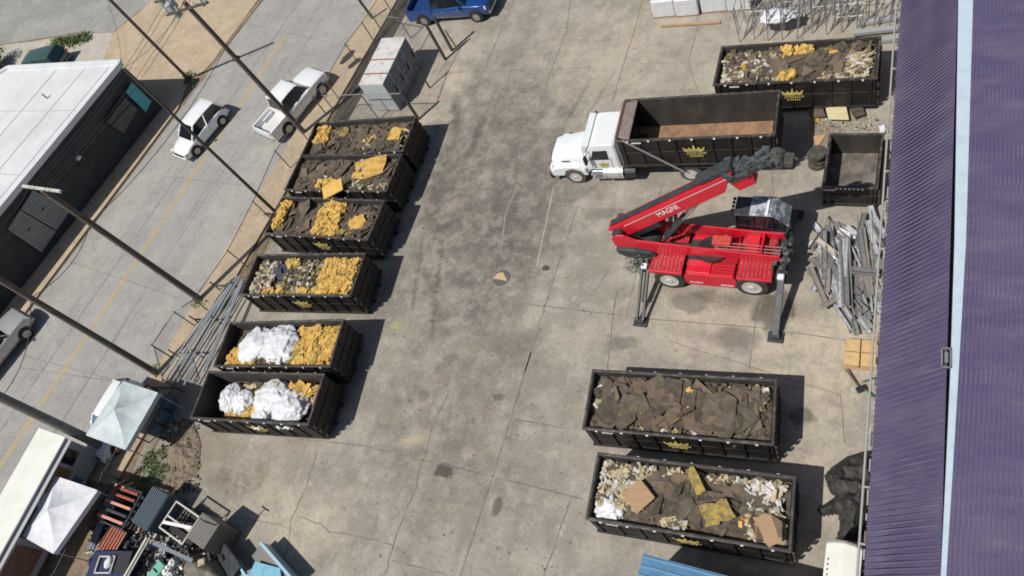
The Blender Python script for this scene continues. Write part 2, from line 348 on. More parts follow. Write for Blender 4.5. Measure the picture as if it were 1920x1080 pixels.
# ================================================================== ROLL-OFF CONTAINERS
CROWN = [(-.95, .62), (-.62, .18), (-.55, .72), (-.3, .3), (-.08, .80), (.02, .98), (.12, .80), (.32, .3), (.58, .75), (.66, .2), (.98, .66), (.72, -.12), (-.68, -.12)]
def crown_mesh(mb, cx, cz, s, y, sgn, mt):
    """crown emblem over two lines of lettering, standing proud of a wall at y facing sgn*y"""
    poly = [(cx + sgn * -1 * a * s, cz + b * s * .8 + .08 * s) for a, b in CROWN]
    th = .012 * sgn
    # fan of the crown: base band + five points
    pts = [(-.95, .60), (-.42, .58), (.02, 1.0), (.46, .62), (.98, .66)]
    bx = [-.70, -.35, 0, .36, .70]
    mx = -sgn
    for (a, b), c in zip(pts, bx):
        tri = [(cx + mx * (c - .20) * s, cz - .05 * s), (cx + mx * (c + .20) * s, cz - .05 * s), (cx + mx * (a + .07) * s, cz + b * .75 * s), (cx + mx * (a - .07) * s, cz + b * .75 * s)]
        mb.side(tri, y + th * .2, y + th, mt)
    mb.side([(cx - .72 * s, cz - .12 * s), (cx + .72 * s, cz - .12 * s), (cx + .72 * s, cz + .22 * s), (cx - .72 * s, cz + .22 * s)], y + th * .2, y + th * 1.3, mt)
    # lettering rows: upright strokes and short bars, too small to read
    rr = random.Random(4)
    for z0, hh, x0, x1 in ((-.52, .28, -.72, 1.05), (-.88, .2, -.5, .62)):
        x = x0
        while x < x1:
            wd = rr.uniform(.10, .17)
            mb.side([(cx + mx * x * s, cz + z0 * s), (cx + mx * (x + .05) * s, cz + z0 * s), (cx + mx * (x + .05) * s, cz + (z0 + hh) * s), (cx + mx * x * s, cz + (z0 + hh) * s)], y + th * .2, y + th, mt)
            for zz in rr.sample((z0, z0 + hh * .45, z0 + hh - .05), 2):
                mb.side([(cx + mx * x * s, cz + zz * s), (cx + mx * (x + wd) * s, cz + zz * s), (cx + mx * (x + wd) * s, cz + (zz + .06) * s), (cx + mx * x * s, cz + (zz + .06) * s)], y + th * .3, y + th * 1.2, mt)
            x += wd + .06
def make_container(L=6.7, W=2.42, h=1.93, z0=.22, floor_m=M_gfloor, nrib=8, rails=True, logo=True):
    root = thing('roll_off_container', '', 'container')
    t = .07; hx, hy = L / 2, W / 2
    mb = MB()
    for s_ in (-1, 1): mb.box((0, s_ * (hy - t / 2 - .05), (z0 + h) / 2), (L - .1, t, h - z0 - .08))
    mb.box((-hx + t / 2 + .05, 0, (z0 + h) / 2), (t, W - .26, h - z0 - .08))
    mb.build('wall', M_black, root)
    mb = MB()
    for s_ in (-1, 1): mb.box((0, s_ * (hy - t - .052), (z0 + h) / 2 + .02), (L - .30, .006, h - z0 - .12))
    for s_ in (-1, 1): mb.box((s_ * (hx - t - .055), 0, (z0 + h) / 2 + .02), (.006, W - .32, h - z0 - .12))
    mb.build('liner', M_inner, root)
    mb = MB(); mb.box((0, 0, z0), (L - .2, W - .2, .06)); mb.build('floor', floor_m, root)
    mb = MB()
    for i in range(nrib + 1):
        x = -hx + .25 + i * (L - .5) / nrib
        for s_ in (-1, 1): mb.box((x, s_ * (hy - .025), (z0 + h) / 2), (.13, .07, h - z0 - .14))
    for s_ in (-1, 1): mb.box((0, s_ * (hy - .02), z0 + .05), (L - .02, .09, .14)); mb.box((0, s_ * (hy - .035), z0 + (h - z0) * .52), (L - .1, .03, .05))
    for y in (-.8, -.27, .27, .8): mb.box((-hx + .03, y, (z0 + h) / 2), (.08, .12, h - z0 - .14))
    mb.build('side_ribs', M_black, root, bevel=.012, seg=1)
    mb = MB()
    for s_ in (-1, 1): mb.box((0, s_ * (hy - .05), h - .05), (L, .10, .10)); mb.box((s_ * (hx - .05), 0, h - .052), (.10, W - .2, .10))
    mb.build('rim', M_rim, root, bevel=.015)
    mb = MB(); x = hx - .03
    mb.box((x, 0, (z0 + h) / 2), (.07, W - .2, h - z0 - .1))
    for z in (z0 + .12, z0 + (h - z0) * .36, z0 + (h - z0) * .66): mb.box((x + .05, 0, z), (.05, W - .12, .10))
    for y in (-.75, 0, .75): mb.box((x + .045, y, (z0 + h) / 2), (.045, .1, h - z0 - .2))
    dr = mb.build('door', M_black, root, bevel=.01, seg=1)
    mb = MB()
    for z in (.5, 1.0, 1.5): mb = MB(); mb.tube((x + .07, -hy + .06, z * h / 1.93 - .1), (x + .07, -hy + .06, z * h / 1.93 + .1), .04); mb.build('hinge', M_rim, dr)
    if rails:
        mb = MB()
        for s_ in (-1, 1): mb.box((0, s_ * .45, z0 * .5 + .02), (L + .1, .08, z0 - .02))
        for i in range(8): mb.box((-hx + .5 + i * .8, 0, z0 - .06), (.08, W - .2, .08))
        mb.build('underframe', M_black, root)
        for sx in (-1, 1):
            for sy in (-1, 1):
                mb = MB(); mb.lathe([(-.12, .02), (-.12, .10), (.12, .10), (.12, .02)], 14, c=(sx * (hx - .35), sy * .78, .10)); mb.build('roller', M_rim, root)
    mb = MB()
    for i in range(7):
        x = -hx + .55 + i * (L - 1.1) / 6
        for s_ in (-1, 1): mb.box((x, s_ * (hy + .012), h - .07), (.09, .03, .07))
    mb.build('tarp_hooks', M_tag, root)
    for s_ in (-1, 1):
        mb = MB(); mb.box((s_ * -1 * -hx * .72, s_ * (hy + .012), h - .17), (.42, .012, .07)); mb.build('reflector_plate', M_tag, root)
    if logo:
        for s_ in (-1, 1):
            mb = MB(); crown_mesh(mb, 0, z0 + (h - z0) * .56, .44 * (h - z0) / 1.71, s_ * (hy + .012), s_, M_crown); mb.build('crown_emblem', M_crown, root)
    return root

CONT = {  # centre x, y, deg
 'L6': (-24.67, 7.56, 5.2), 'L5': (-24.76, 10.23, 6.0), 'L4': (-25.11, 13.97, 3.2), 'L3': (-25.32, 17.36, -1.6), 'L2': (-25.40, 20.24, -.84), 'L1': (-25.41, 22.70, 1.2),
 'R1': (-5.92, 9.55, 3.05), 'R2': (-5.05, 6.30, 1.64), 'R0': (-3.38, 25.99, -1.43)}
LBL = {
 'L6': 'black roll-off container with white plastic bags, nearest the patch of weeds and the parked canopies',
 'L5': 'black roll-off container holding two big white bags and a heap of yellow foam',
 'L4': 'black roll-off container of cream scraps and yellow foam with a navy sheet',
 'L3': 'black roll-off container with a yellow foam band across its dark roofing sheets',
 'L2': 'black roll-off container with a yellow board hanging over its front rim',
 'L1': 'black roll-off container of dark roofing beside the fenced storage box',
 'R1': 'black roll-off container filled level with brown roofing sheets only',
 'R2': 'black roll-off container with tan plywood square and white plastic on mixed scrap',
 'R0': 'black roll-off container of white strips and brown sheets beside the scaffold frames'}
proto = make_container()
first = True
for k, (x, y, a) in CONT.items():
    o = proto if first else copy_tree(proto); first = False
    o.location = (x, y, .004); o.rotation_euler = (0, 0, R_(a)); o['label'] = LBL[k]; o['group'] = 'black roll-off containers with crown emblems'
def frame(k):
    x, y, a = CONT[k]; return Matrix.Translation((x, y, .004)) @ Matrix.Rotation(R_(a), 4, 'Z')

# ------------------------------------------------------------------ debris
D_dark = mat('torn_roofing_felt', (.082, .066, .048), .9, col2=(.14, .115, .085), scale=3, bump=.4, bscale=9)
D_dark2 = mat('roofing_felt_grey', (.058, .048, .036), .9, col2=(.105, .088, .064), scale=4, bump=.4, bscale=9)
D_brown = mat('brown_board', (.17, .125, .085), .9, col2=(.12, .09, .062), scale=3, bump=.3, bscale=12)
D_soil = mat('roof_grit', (.075, .060, .043), 1, col2=(.17, .14, .10), scale=5, bump=.6, bscale=8, lo=.45, hi=.7)
D_foam = mat('yellow_foam', (.60, .375, .095), .85, col2=(.40, .235, .055), scale=3.4, bump=.8, bscale=9, lo=.45, hi=.6)
D_foam2 = mat('pale_yellow_foam', (.66, .43, .12), .85, col2=(.56, .33, .07), scale=4, bump=.4, bscale=9)
D_cream = mat('cream_insulation', (.50, .43, .27), .85, col2=(.29, .235, .145), scale=6, bump=.3)
D_whites = mat('white_membrane', (.58, .56, .53), .6, col2=(.36, .33, .30), scale=5, bump=.3)
D_olive = mat('stained_foam', (.33, .27, .07), .85, col2=(.20, .16, .05), scale=6)
D_tan = mat('raw_plywood', (.42, .28, .16), .8, col2=(.34, .22, .125), scale=2, stretch=(1, 8, 1))
D_navy = mat('navy_sheet', (.03, .04, .06), .6, col2=(.05, .06, .085), scale=6)
PAL = {'d': [D_dark, D_dark, D_dark2, D_brown], 'g': [D_dark2, D_dark2, D_dark, D_cream], 'y': [D_foam, D_foam, D_foam2, D_foam2, D_foam, D_olive, D_foam2], 'c': [D_cream, D_cream, D_whites, D_dark2, D_cream, D_brown],
       'w': [D_whites, D_whites, D_cream], 'm': [D_cream, D_dark2, D_dark, D_olive, D_brown, D_soil, D_whites], 't': [D_tan, D_brown], 's': [D_soil, D_dark2, D_brown]}
def hgt(u, v, seed, amp):
    return amp * (noise.noise(Vector((u * .9 + seed * 3.1, v * .9, seed))) + .5 * noise.noise(Vector((u * 2.3, v * 2.3 + seed, 4.0))))
def piece(mb, c, mt, kind, rr, big=1):
    rot = Matrix.Rotation(rr.uniform(0, math.tau), 3, 'Z') @ Matrix.Rotation(rr.gauss(0, .16), 3, 'X') @ Matrix.Rotation(rr.gauss(0, .16), 3, 'Y')
    if kind == 'sheet':
        n = rr.choice((4, 5, 6, 7)); a, b = rr.uniform(.28, .62) * big, rr.uniform(.2, .42) * big; th = rr.uniform(.008, .03)
        pts = [(a * math.cos(t + rr.uniform(-.15, .15)) * rr.uniform(.7, 1.25), b * math.sin(t) * rr.uniform(.7, 1.25)) for t in [(i + .5) * math.tau / n for i in range(n)]]
        curl = rr.uniform(-.10, .10)
        vs = [rot @ Vector((p[0], p[1], z + curl * p[0] * p[0] * 2)) + c for z in (0, th) for p in pts]
        mb.add(vs, [tuple(range(n - 1, -1, -1)), tuple(range(n, 2 * n))] + [(i, (i + 1) % n, n + (i + 1) % n, n + i) for i in range(n)], mt)
    elif kind == 'chunk':
        s_ = rr.uniform(.05, .15) * big; sx, sy, sz = s_ * rr.uniform(.7, 1.6), s_ * rr.uniform(.6, 1.1), s_ * rr.uniform(.4, .8)
        vs = [c + rot @ Vector((a * sx * rr.uniform(.6, 1.1), b * sy * rr.uniform(.6, 1.1), e * sz * rr.uniform(.6, 1.1))) for e in (-1, 1) for a, b in ((-1, -1), (1, -1), (1, 1), (-1, 1))]
        mb.hexa(vs, mt)
    else:  # bent strip
        l_ = rr.uniform(.15, .5) * big; wd = rr.uniform(.03, .07) * big; n = 4; pv = None; k = rr.uniform(-2.2, 2.2)
        for i in range(n + 1):
            t = i / n - .5; ang = k * t
            p = rot @ Vector((l_ * t, l_ * k * t * t * .5, .05 * math.cos(3 * t) * big)); dd = rot @ Vector((-math.sin(ang), math.cos(ang), 0)) * wd
            cur = (c + p - dd, c + p + dd)
            if pv: up_ = Vector((0, 0, .025)); mb.hexa([pv[0], cur[0], cur[1], pv[1], pv[0] + up_, cur[0] + up_, cur[1] + up_, pv[1] + up_], mt)
            pv = cur
def pile(key, fill, zones, label, seed, L=6.42, W=2.14, M=None, amp=.14, basem=D_soil, zfl=.25, base=True, nm='debris_pile', holes=()):
    """zones: (palette, kind, count, u0,u1,v0,v1, big, lift) with u,v in -1..1 of the container"""
    mb = MB(); mb.M = M or frame(key); rr = random.Random(seed); hl, hw = L / 2, W / 2
    def zt(u, v):
        e = 1.0
        for (hu, hv, ru, rv, dep) in holes:
            q = ((u - hu) / ru) ** 2 + ((v - hv) / rv) ** 2
            if q < 1.4: e -= dep * (1 - q / 1.4)
        return zfl + (fill - zfl) * max(.12, e) + hgt(u * hl, v * hw, seed, amp) * min(1, e + .2)
    if base:
        nx, ny = 100, 38; vs = []; big_z = [z for z in zones if z[1] == 'chunk' and z[2] >= 80 and z[0] in PAL]
        def zone_mat(i, j):
            u = (i + .5) / nx * 2 - 1 + .07 * noise.noise(Vector((i * .25, j * .25, seed))); v = (j + .5) / ny * 2 - 1 + .16 * noise.noise(Vector((i * .25, j * .25, seed + 9)))
            for z in big_z:
                if z[3] <= u <= z[4] and z[5] <= v <= z[6]: return PAL[z[0]][0] if noise.noise(Vector((i * .6, j * .6, 3.))) < .25 else PAL[z[0]][2]
            return basem
        for j in range(ny + 1):
            for i in range(nx + 1):
                u, v = i / nx * 2 - 1, j / ny * 2 - 1
                q3 = Vector((u * hl, v * hw, seed * 7.)); bump_ = .05 * noise.noise(q3 * 4.2) - .05 * abs(noise.noise(q3 * 2.4)) - .05 * abs(noise.noise(q3 * 7.))
                
                zm = zone_mat(i, j); fo = zm in (D_foam, D_foam2)
                vs.append((u * hl, v * hw, zt(u, v) + .02 + bump_ * 1.5 + (.10 + .22 * (.35 - abs(noise.noise(q3 * 1.7))) + .12 * (.3 - abs(noise.noise(q3 * 4.1))) if fo else 0)))
        fs = [(j * (nx + 1) + i, j * (nx + 1) + i + 1, (j + 1) * (nx + 1) + i + 1, (j + 1) * (nx + 1) + i) for j in range(ny) for i in range(nx)]
        kk = len(mb.v); mb.v += [tuple(mb.M @ Vector(p)) for p in vs]
        for n_f, f in enumerate(fs): mb.f.append(tuple(a + kk for a in f)); mb.mi.append(mb.m(zone_mat(n_f % nx, n_f // nx)))
    for (pal, kind, cnt, u0, u1, v0, v1, big, lift) in zones:
        for _ in range(cnt):
            u, v = rr.uniform(u0, u1), rr.uniform(v0, v1)
            c = Vector((u * hl * .97, v * hw * .95, zt(u, v) + lift + rr.uniform(0, .07)))
            mm = .06 + (.56 * big if kind == 'sheet' else .15 * big)
            c.x = max(-hl + mm, min(hl - mm, c.x)); c.y = max(-hw + mm * .85, min(hw - mm * .85, c.y))
            piece(mb, c, rr.choice(PAL[pal]) if pal in PAL else pal, kind, rr, big)
    o = mb.build(nm, None); tag(o, label, 'debris', 'loose debris loads in the containers', 'stuff'); return o
def heap(name, label, cat, M, rx, ry, rz, mt, seed, rough=.25, sub=4, freq=1.6, ridge=0, group=None, flat_b=.15, squash=None):
    """a lumpy or crumpled mound: bag, foam heap, tarp"""
    bm = bmesh.new(); bmesh.ops.create_icosphere(bm, subdivisions=sub, radius=1)
    for v in bm.verts:
        p = v.co.copy(); d = 1 + rough * noise.noise(p * freq + Vector((seed, 0, 0))) + rough * .5 * noise.noise(p * freq * 2.7 + Vector((0, seed, 0)))
        if ridge:
            a = noise.noise(p * freq * 2 + Vector((seed * 2, 1, 0))); b = noise.noise(p * freq * 4.5 + Vector((1, seed * 2, 5)))
            ang = math.atan2(p.y, p.x); f_ = abs(math.sin(ang * (3 + int(seed) % 3) + 2.5 * a + seed)) ** .7; e_ = abs(math.sin(ang * 8 + 5 * b + p.z * 3))
            cr_ = max(0, 1 - abs(a) * 3.2) ** 2 + .6 * max(0, 1 - abs(b) * 3.0) ** 2
            d += ridge * (.42 * cr_ - .12) + 0 * ridge * (abs(a) * -1.0 + .25) + 0 * ridge * .40 * (abs(b) * -1 + .25) + ridge * (.34 * (f_ - .6) + .14 * (e_ - .6)) * min(1, (p.x * p.x + p.y * p.y) * 1.8 + .15)
        q = p * d
        v.co = Vector((q.x * rx, q.y * ry, max(-flat_b, q.z) * rz))
    bm.transform(M); me = bpy.data.meshes.new(name); bm.to_mesh(me); bm.free(); me.materials.append(mt)
    o = bpy.data.objects.new(name, me); C.objects.link(o)
    for p in me.polygons: p.use_smooth = True
    if label: tag(o, label, cat, group)
    return o
def onc(key, u, v, z, rz=0):
    return frame(key) @ Matrix.Translation((u * 3.2, v * 1.07, z)) @ Matrix.Rotation(R_(rz), 4, 'Z')
M_bag = mat('white_plastic_bag', (.66, .67, .70), .4, col2=(.50, .51, .54), scale=1.6, bump=.25, bscale=8, lo=.55, hi=.8)
def slab(name, label, cat, M, pts, th, mt, curl=0, group=None, nseg=1):
    mb = MB(); mb.M = M; mb.prism(pts, 0, th, mt); o = mb.build(name, mt, bevel=.01, seg=1); return tag(o, label, cat, group)
def jag(w_, h_, seed, k=.08, n=7):
    rr = random.Random(seed); pts = []
    cs = [(-w_, -h_), (w_, -h_), (w_, h_), (-w_, h_)]
    for a, b in zip(cs, cs[1:] + cs[:1]):
        for i in range(n): t = i / n; pts.append((a[0] + (b[0] - a[0]) * t + rr.uniform(-k, k), a[1] + (b[1] - a[1]) * t + rr.uniform(-k, k)))
    return pts
def TR(x, y, z, rz=0, rx=0, ry=0): return Matrix.Translation((x, y, z)) @ Matrix.Rotation(R_(rz), 4, 'Z') @ Matrix.Rotation(R_(ry), 4, 'Y') @ Matrix.Rotation(R_(rx), 4, 'X')

# nearest left: L6
pile('L6', 1.02, [('y', 'chunk', 200, -.65, -.1, -.9, .3, 1.0, .10), ('g', 'sheet', 12, -.6, .9, -.9, .9, .8, 0), ('y', 'sheet', 16, .0, .95, .55, .95, .9, .42), ('y', 'chunk', 60, -.45, 0.1, -.75, .5, 1.2, .12), ('m', 'chunk', 60, -.3, .1, .4, .9, .8, .1), ('t', 'sheet', 8, .7, .95, -.1, .9, .7, .25)],
     'yellow foam and scraps between the white bags in the container nearest the weeds', 61, holes=((-1.0, 0, .28, 2, 1.0),))
for i, (u, v, rx, ry, rz_, a, z, lab) in enumerate([(-.66, .15, .52, .66, .46, 20, 1.15, 'narrow white plastic bag at the left end of the load nearest the weeds'), (-.38, -.02, .52, .56, .46, -30, 1.2, 'small white plastic bag with yellow foam below it, next to the narrow bag'),
      (.13, .22, .86, .72, .52, 15, 1.28, 'big white plastic bag behind the other bags, nearest the middle of its container'), (.02, -.55, .58, .44, .42, 70, 1.15, 'low greyish white bag against the front wall of its container'),
      (.50, -.25, .86, .78, .55, 60, 1.28, 'crumpled white bag in front of the yellow boards, nearest the container end')]):
    heap('plastic_bag', lab, 'plastic bag', onc('L6', u, v, z, a), rx * 1.08, ry * 1.08, rz_ * .85, M_bag, 10.3 + i * 5.7, .16, 5, .9, .30, 'white plastic debris bags')
# L5
pile('L5', 1.35, [('y', 'chunk', 420, .22, .97, -.9, .95, 1.0, .18), ('y', 'sheet', 10, .2, .95, -.9, .95, .6, .22), ('y', 'chunk', 200, -.95, -.45, -.95, -.1, 1.0, .1), ('m', 'chunk', 140, -.1, .35, -.95, -.5, .8, .05), ('d', 'sheet', 6, .2, .9, -.9, .9, .4, .2)],
     'heap of torn yellow foam beside the two big white bags', 51, amp=.18)
heap('plastic_bag', 'large white bag with fan-like folds, left of the widest bag', 'plastic bag', onc('L5', -.50, .12, 1.45, 35), 1.0, .85, .42, M_bag, 33.1, .15, 5, .8, .30, 'white plastic debris bags')
heap('plastic_bag', 'widest white bag, in the container with the foam heap', 'plastic bag', onc('L5', -.03, .12, 1.5, -15), 1.08, 1.0, .42, M_bag, 41.7, .15, 5, .8, .30, 'white plastic debris bags')
# L4
pile('L4', 1.55, [('y', 'chunk', 380, .32, .97, -.9, .95, 1.0, .16), ('y', 'sheet', 10, .32, .95, -.9, .95, .6, .2), ('c', 'chunk', 300, -.97, -.6, -.9, .9, .8, .04), ('c', 'sheet', 10, -.97, -.5, -.9, .9, .5, .06), ('m', 'chunk', 330, -.45, .4, -.9, .9, .85, .03),
      ('g', 'strip', 40, -.5, .4, -.9, .9, 1, .03), ('y', 'chunk', 40, -.42, -.2, .55, .95, 1.2, .1), ('y', 'chunk', 60, -.7, .4, -.98, -.7, 1.0, .05), (D_navy, 'sheet', 10, -.68, -.5, .1, .95, .9, .06)],
     'cream scraps, grey rubble and yellow foam round a navy sheet', 41)
# L3
pile('L3', 1.6, [('d', 'sheet', 90, -.95, .97, -.9, .9, 1.1, .03), ('y', 'chunk', 320, -.12, .34, -.95, .98, 1.0, .2), ('y', 'sheet', 9, -.10, .32, -.9, .9, .7, .24), ('y', 'chunk', 150, -1, -.83, -.7, .95, 1.1, .2), ('d', 'strip', 70, .35, .95, -.9, .9, 1.6, .05), ('w', 'chunk', 14, -.7, .9, -.9, .9, .5, .08), (D_olive, 'sheet', 5, .4, .7, -.9, -.6, .8, .1)],
     'brown roofing strips crossed by a band of yellow foam', 31)
slab('foam_board', 'torn yellow foam board lying at the open corner of the load with the foam band', 'foam board', TR(-23.1, 17.1, 1.83, 20, 6, 4), jag(.42, .36, 5, .09), .06, D_foam, group='yellow foam boards on the loads')
# L2
pile('L2', 1.6, [('d', 'sheet', 80, -.95, .97, -.9, .9, 1.0, .02), ('s', 'chunk', 200, -.9, .97, -.9, .9, .7, .02), ('c', 'chunk', 70, .22, .40, -.8, .9, .8, .08), ('y', 'chunk', 40, -.45, -.15, -.9, -.35, 1.2, .06), ('w', 'chunk', 30, -.4, -.2, -.7, -.1, .8, .06), ('c', 'chunk', 40, .45, .95, -.95, -.5, .6, .05)],
     'brown roofing scraps round two flat yellow boards', 21)
slab('foam_board', 'wide ragged yellow foam board at the right end of a brown load', 'foam board', TR(-23.75, 20.6, 1.80, 10, 2, -3), jag(.98, .60, 8, .13, 6), .07, D_foam, group='yellow foam boards on the loads')
slab('foam_board', 'yellow foam board tilted over the front rim of its container', 'foam board', TR(-25.35, 19.05, 2.05, 28, 12, -6), [(-.62, -.36), (.58, -.38), (.64, .34), (-.58, .38)], .08, D_foam2, group='yellow foam boards on the loads')
# L1
pile('L1', 1.62, [('d', 'sheet', 70, -.95, .97, -.9, .9, 1.0, .02), ('s', 'chunk', 220, -.9, .97, -.9, .9, .7, .02), ('y', 'chunk', 50, -.95, -.72, -.2, .95, 1.2, .06), ('c', 'chunk', 24, .1, .35, -.9, .1, .8, .06), ('y', 'chunk', 14, .1, .3, -.3, .3, .8, .06), (D_olive, 'chunk', 20, -.55, -.3, .3, .8, 1, .04), ('c', 'strip', 10, .85, .97, -.8, .4, 1, .06)],
     'dark roofing scraps in the container farthest from the weeds', 11)
slab('foam_board', 'small square yellow foam board on the dark load beside the fenced storage box', 'foam board', TR(-23.05, 22.85, 1.80, -4, 4, 3), jag(.36, .38, 4, .05, 4), .07, D_foam, group='yellow foam boards on the loads')
# R1
pile('R1', 1.62, [('d', 'sheet', 130, -.97, .97, -.95, .95, 1.5, .03), ('s', 'chunk', 260, -.5, .97, .1, .95, .6, .06), ('d', 'sheet', 60, -.97, .97, -.95, .95, .7, .10), (D_brown, 'sheet', 10, -.95, .9, -.9, .9, 1.2, .12), ('y', 'chunk', 12, -.9, .9, -.9, .9, .4, .14), (D_foam2, 'chunk', 5, .1, .17, .55, .65, .9, .18), ('c', 'chunk', 26, .85, .98, 0.1, .95, .8, .06), ('c', 'chunk', 8, -.98, -.93, -.2, .7, 1, .04), ('m', 'chunk', 40, -.5, .2, -.98, -.85, .7, .03)],
     'brown roofing sheets lying flat over each other up to the rim', 71, amp=.10)
# R2
pile('R2', 1.62, [('d', 'sheet', 150, -.5, .95, -.95, .95, 1.3, .02), ('c', 'chunk', 420, -.98, -.42, -.5, .95, .95, .05), ('c', 'strip', 130, -.98, -.42, -.6, .95, .9, .08), ('s', 'chunk', 120, -.4, .9, -.9, .7, .6, .06), ('c', 'chunk', 90, -.3, .9, .75, .97, .8, .06), ('c', 'chunk', 60, -.22, 0, -.98, -.7, .9, .08), ('c', 'chunk', 90, .65, .97, -.95, .0, .9, .06),
      ('w', 'sheet', 9, .68, .97, .35, .85, .8, .12), ('y', 'chunk', 14, .35, .7, -.6, -.2, .7, .08), ('t', 'sheet', 5, .75, .97, -.95, -.5, 1.1, .14), ('w', 'chunk', 16, -.4, -.1, .3, .9, .6, .08), ('w', 'chunk', 70, -.98, -.5, -.6, .95, .8, .08), ('w', 'strip', 30, .6, .97, -.6, .9, 1.0, .1)],
     'mixed cream scraps, brown sheets and white film round a tan plywood square', 81)
slab('plywood_panel', 'tan plywood square lying askew on the load nearest the blue roof', 'plywood', frame('R2') @ TR(-1.62, -.18, 2.0, 48, 3, 2), [(-.42, -.44), (.42, -.40), (.44, .40), (-.40, .44)], .04, D_tan)
slab('foam_board', 'stained olive and yellow foam board near the plywood square', 'foam board', frame('R2') @ TR(1.0, -.32, 1.94, 28, 3, -2), jag(.46, .34, 3, .07, 5), .05, mat('stained_yellow_board', (.40, .29, .07), .85, col2=(.14, .11, .055), scale=5), group='yellow foam boards on the loads')
slab('foam_board', 'long narrow stained yellow board reaching the back rim of its container', 'foam board', frame('R2') @ TR(.22, .62, 1.95, -58, 3, 2), jag(.48, .15, 13, .03, 5), .05, MATS['stained_yellow_board'], group='yellow foam boards on the loads')
slab('tan_board', 'torn tan board in the front right corner of the load nearest the blue roof', 'board', frame('R2') @ TR(2.65, -.62, 1.96, 120, 2, 4), jag(.5, .28, 23, .07, 5), .04, D_tan)
sh = heap('plastic_sheet', 'white plastic sheet filling the left corner of the load nearest the blue roof', 'plastic sheet', onc('R2', -.82, -.62, 1.66, 20), .52, .42, .22, M_bag, 77.7, .4, 4, 1.8, .4)
# R0
pile('R0', 1.62, [('d', 'sheet', 70, -.3, .8, -.9, .9, 1.15, .04), ('m', 'chunk', 420, -.97, .0, -.9, .9, .8, .02), ('s', 'chunk', 160, -.97, .9, -.9, .9, .7, .04), ('d', 'strip', 60, -.97, -.1, -.9, .9, 1.3, .08), ('w', 'strip', 50, -.97, -.1, -.95, .7, 1.0, .10), ('c', 'strip', 110, .66, .98, -.9, .8, .9, .08), ('c', 'chunk', 80, .3, .9, -.97, -.6, .9, .06), (D_brown, 'strip', 30, -.9, -.2, -.5, .9, 1.6, .06),
      ('y', 'chunk', 60, -.22, -.08, .5, 1.0, 1.0, .12), ('y', 'chunk', 70, .0, .2, .6, .98, 1.1, .12), ('y', 'chunk', 60, -.18, .0, -.85, -.4, 1.1, .12), ('y', 'chunk', 14, .42, .58, .55, .9, 1.1, .08), ('y', 'chunk', 10, -.75, -.62, -.2, .15, 1.1, .08), ('d', 'strip', 20, .5, .95, .7, .98, 1.5, .15)],
     'white and cream strips, brown sheets and yellow clumps in the load beside the scaffold', 91)

# ================================================================== small open bin
b_ = make_container(2.05, 2.78, 1.30, .12, M_gfloor, 1, False, False)
b_.name = 'open_steel_bin'; b_['label'] = 'small empty black steel bin with open top beside the purple building'; b_['category'] = 'bin'
b_.location = (-.78, 20.98, .004); b_.rotation_euler = (0, 0, R_(-2))

# ================================================================== VEHICLES
def wheel(root, x, y, r, wd, side, rim_m=M_alloy, tyre_m=M_tyre, name='wheel'):
    e = MB(); e.lathe([(-wd / 2, r * .62), (-wd / 2, r * .93), (-wd * .38, r), (wd * .38, r), (wd / 2, r * .93), (wd / 2, r * .62)], 26, c=(x, y, r)); t = e.build(name, tyre_m, root, smooth=False)
    e = MB(); s_ = side
    e.lathe([(s_ * wd * .505, r * .60), (s_ * wd * .56, r * .60), (s_ * wd * .555, r * .54), (s_ * wd * .512, r * .46), (s_ * wd * .52, r * .22), (s_ * wd * .60, r * .16), (s_ * wd * .60, r * .05)], 22, c=(x, y, r)); e.build('rim', rim_m, t)
    return t
def sect(x, w_, zb, zt, tum=.9, r=.1):
    return [(x, -w_ * .9, zb), (x, w_ * .9, zb), (x, w_, zb + .22), (x, w_, zt - r * 1.4), (x, w_ * .975, zt - r * .5), (x, w_ * tum, zt), (x, -w_ * tum, zt), (x, -w_ * .975, zt - r * .5), (x, -w_, zt - r * 1.4), (x, -w_, zb + .22)]
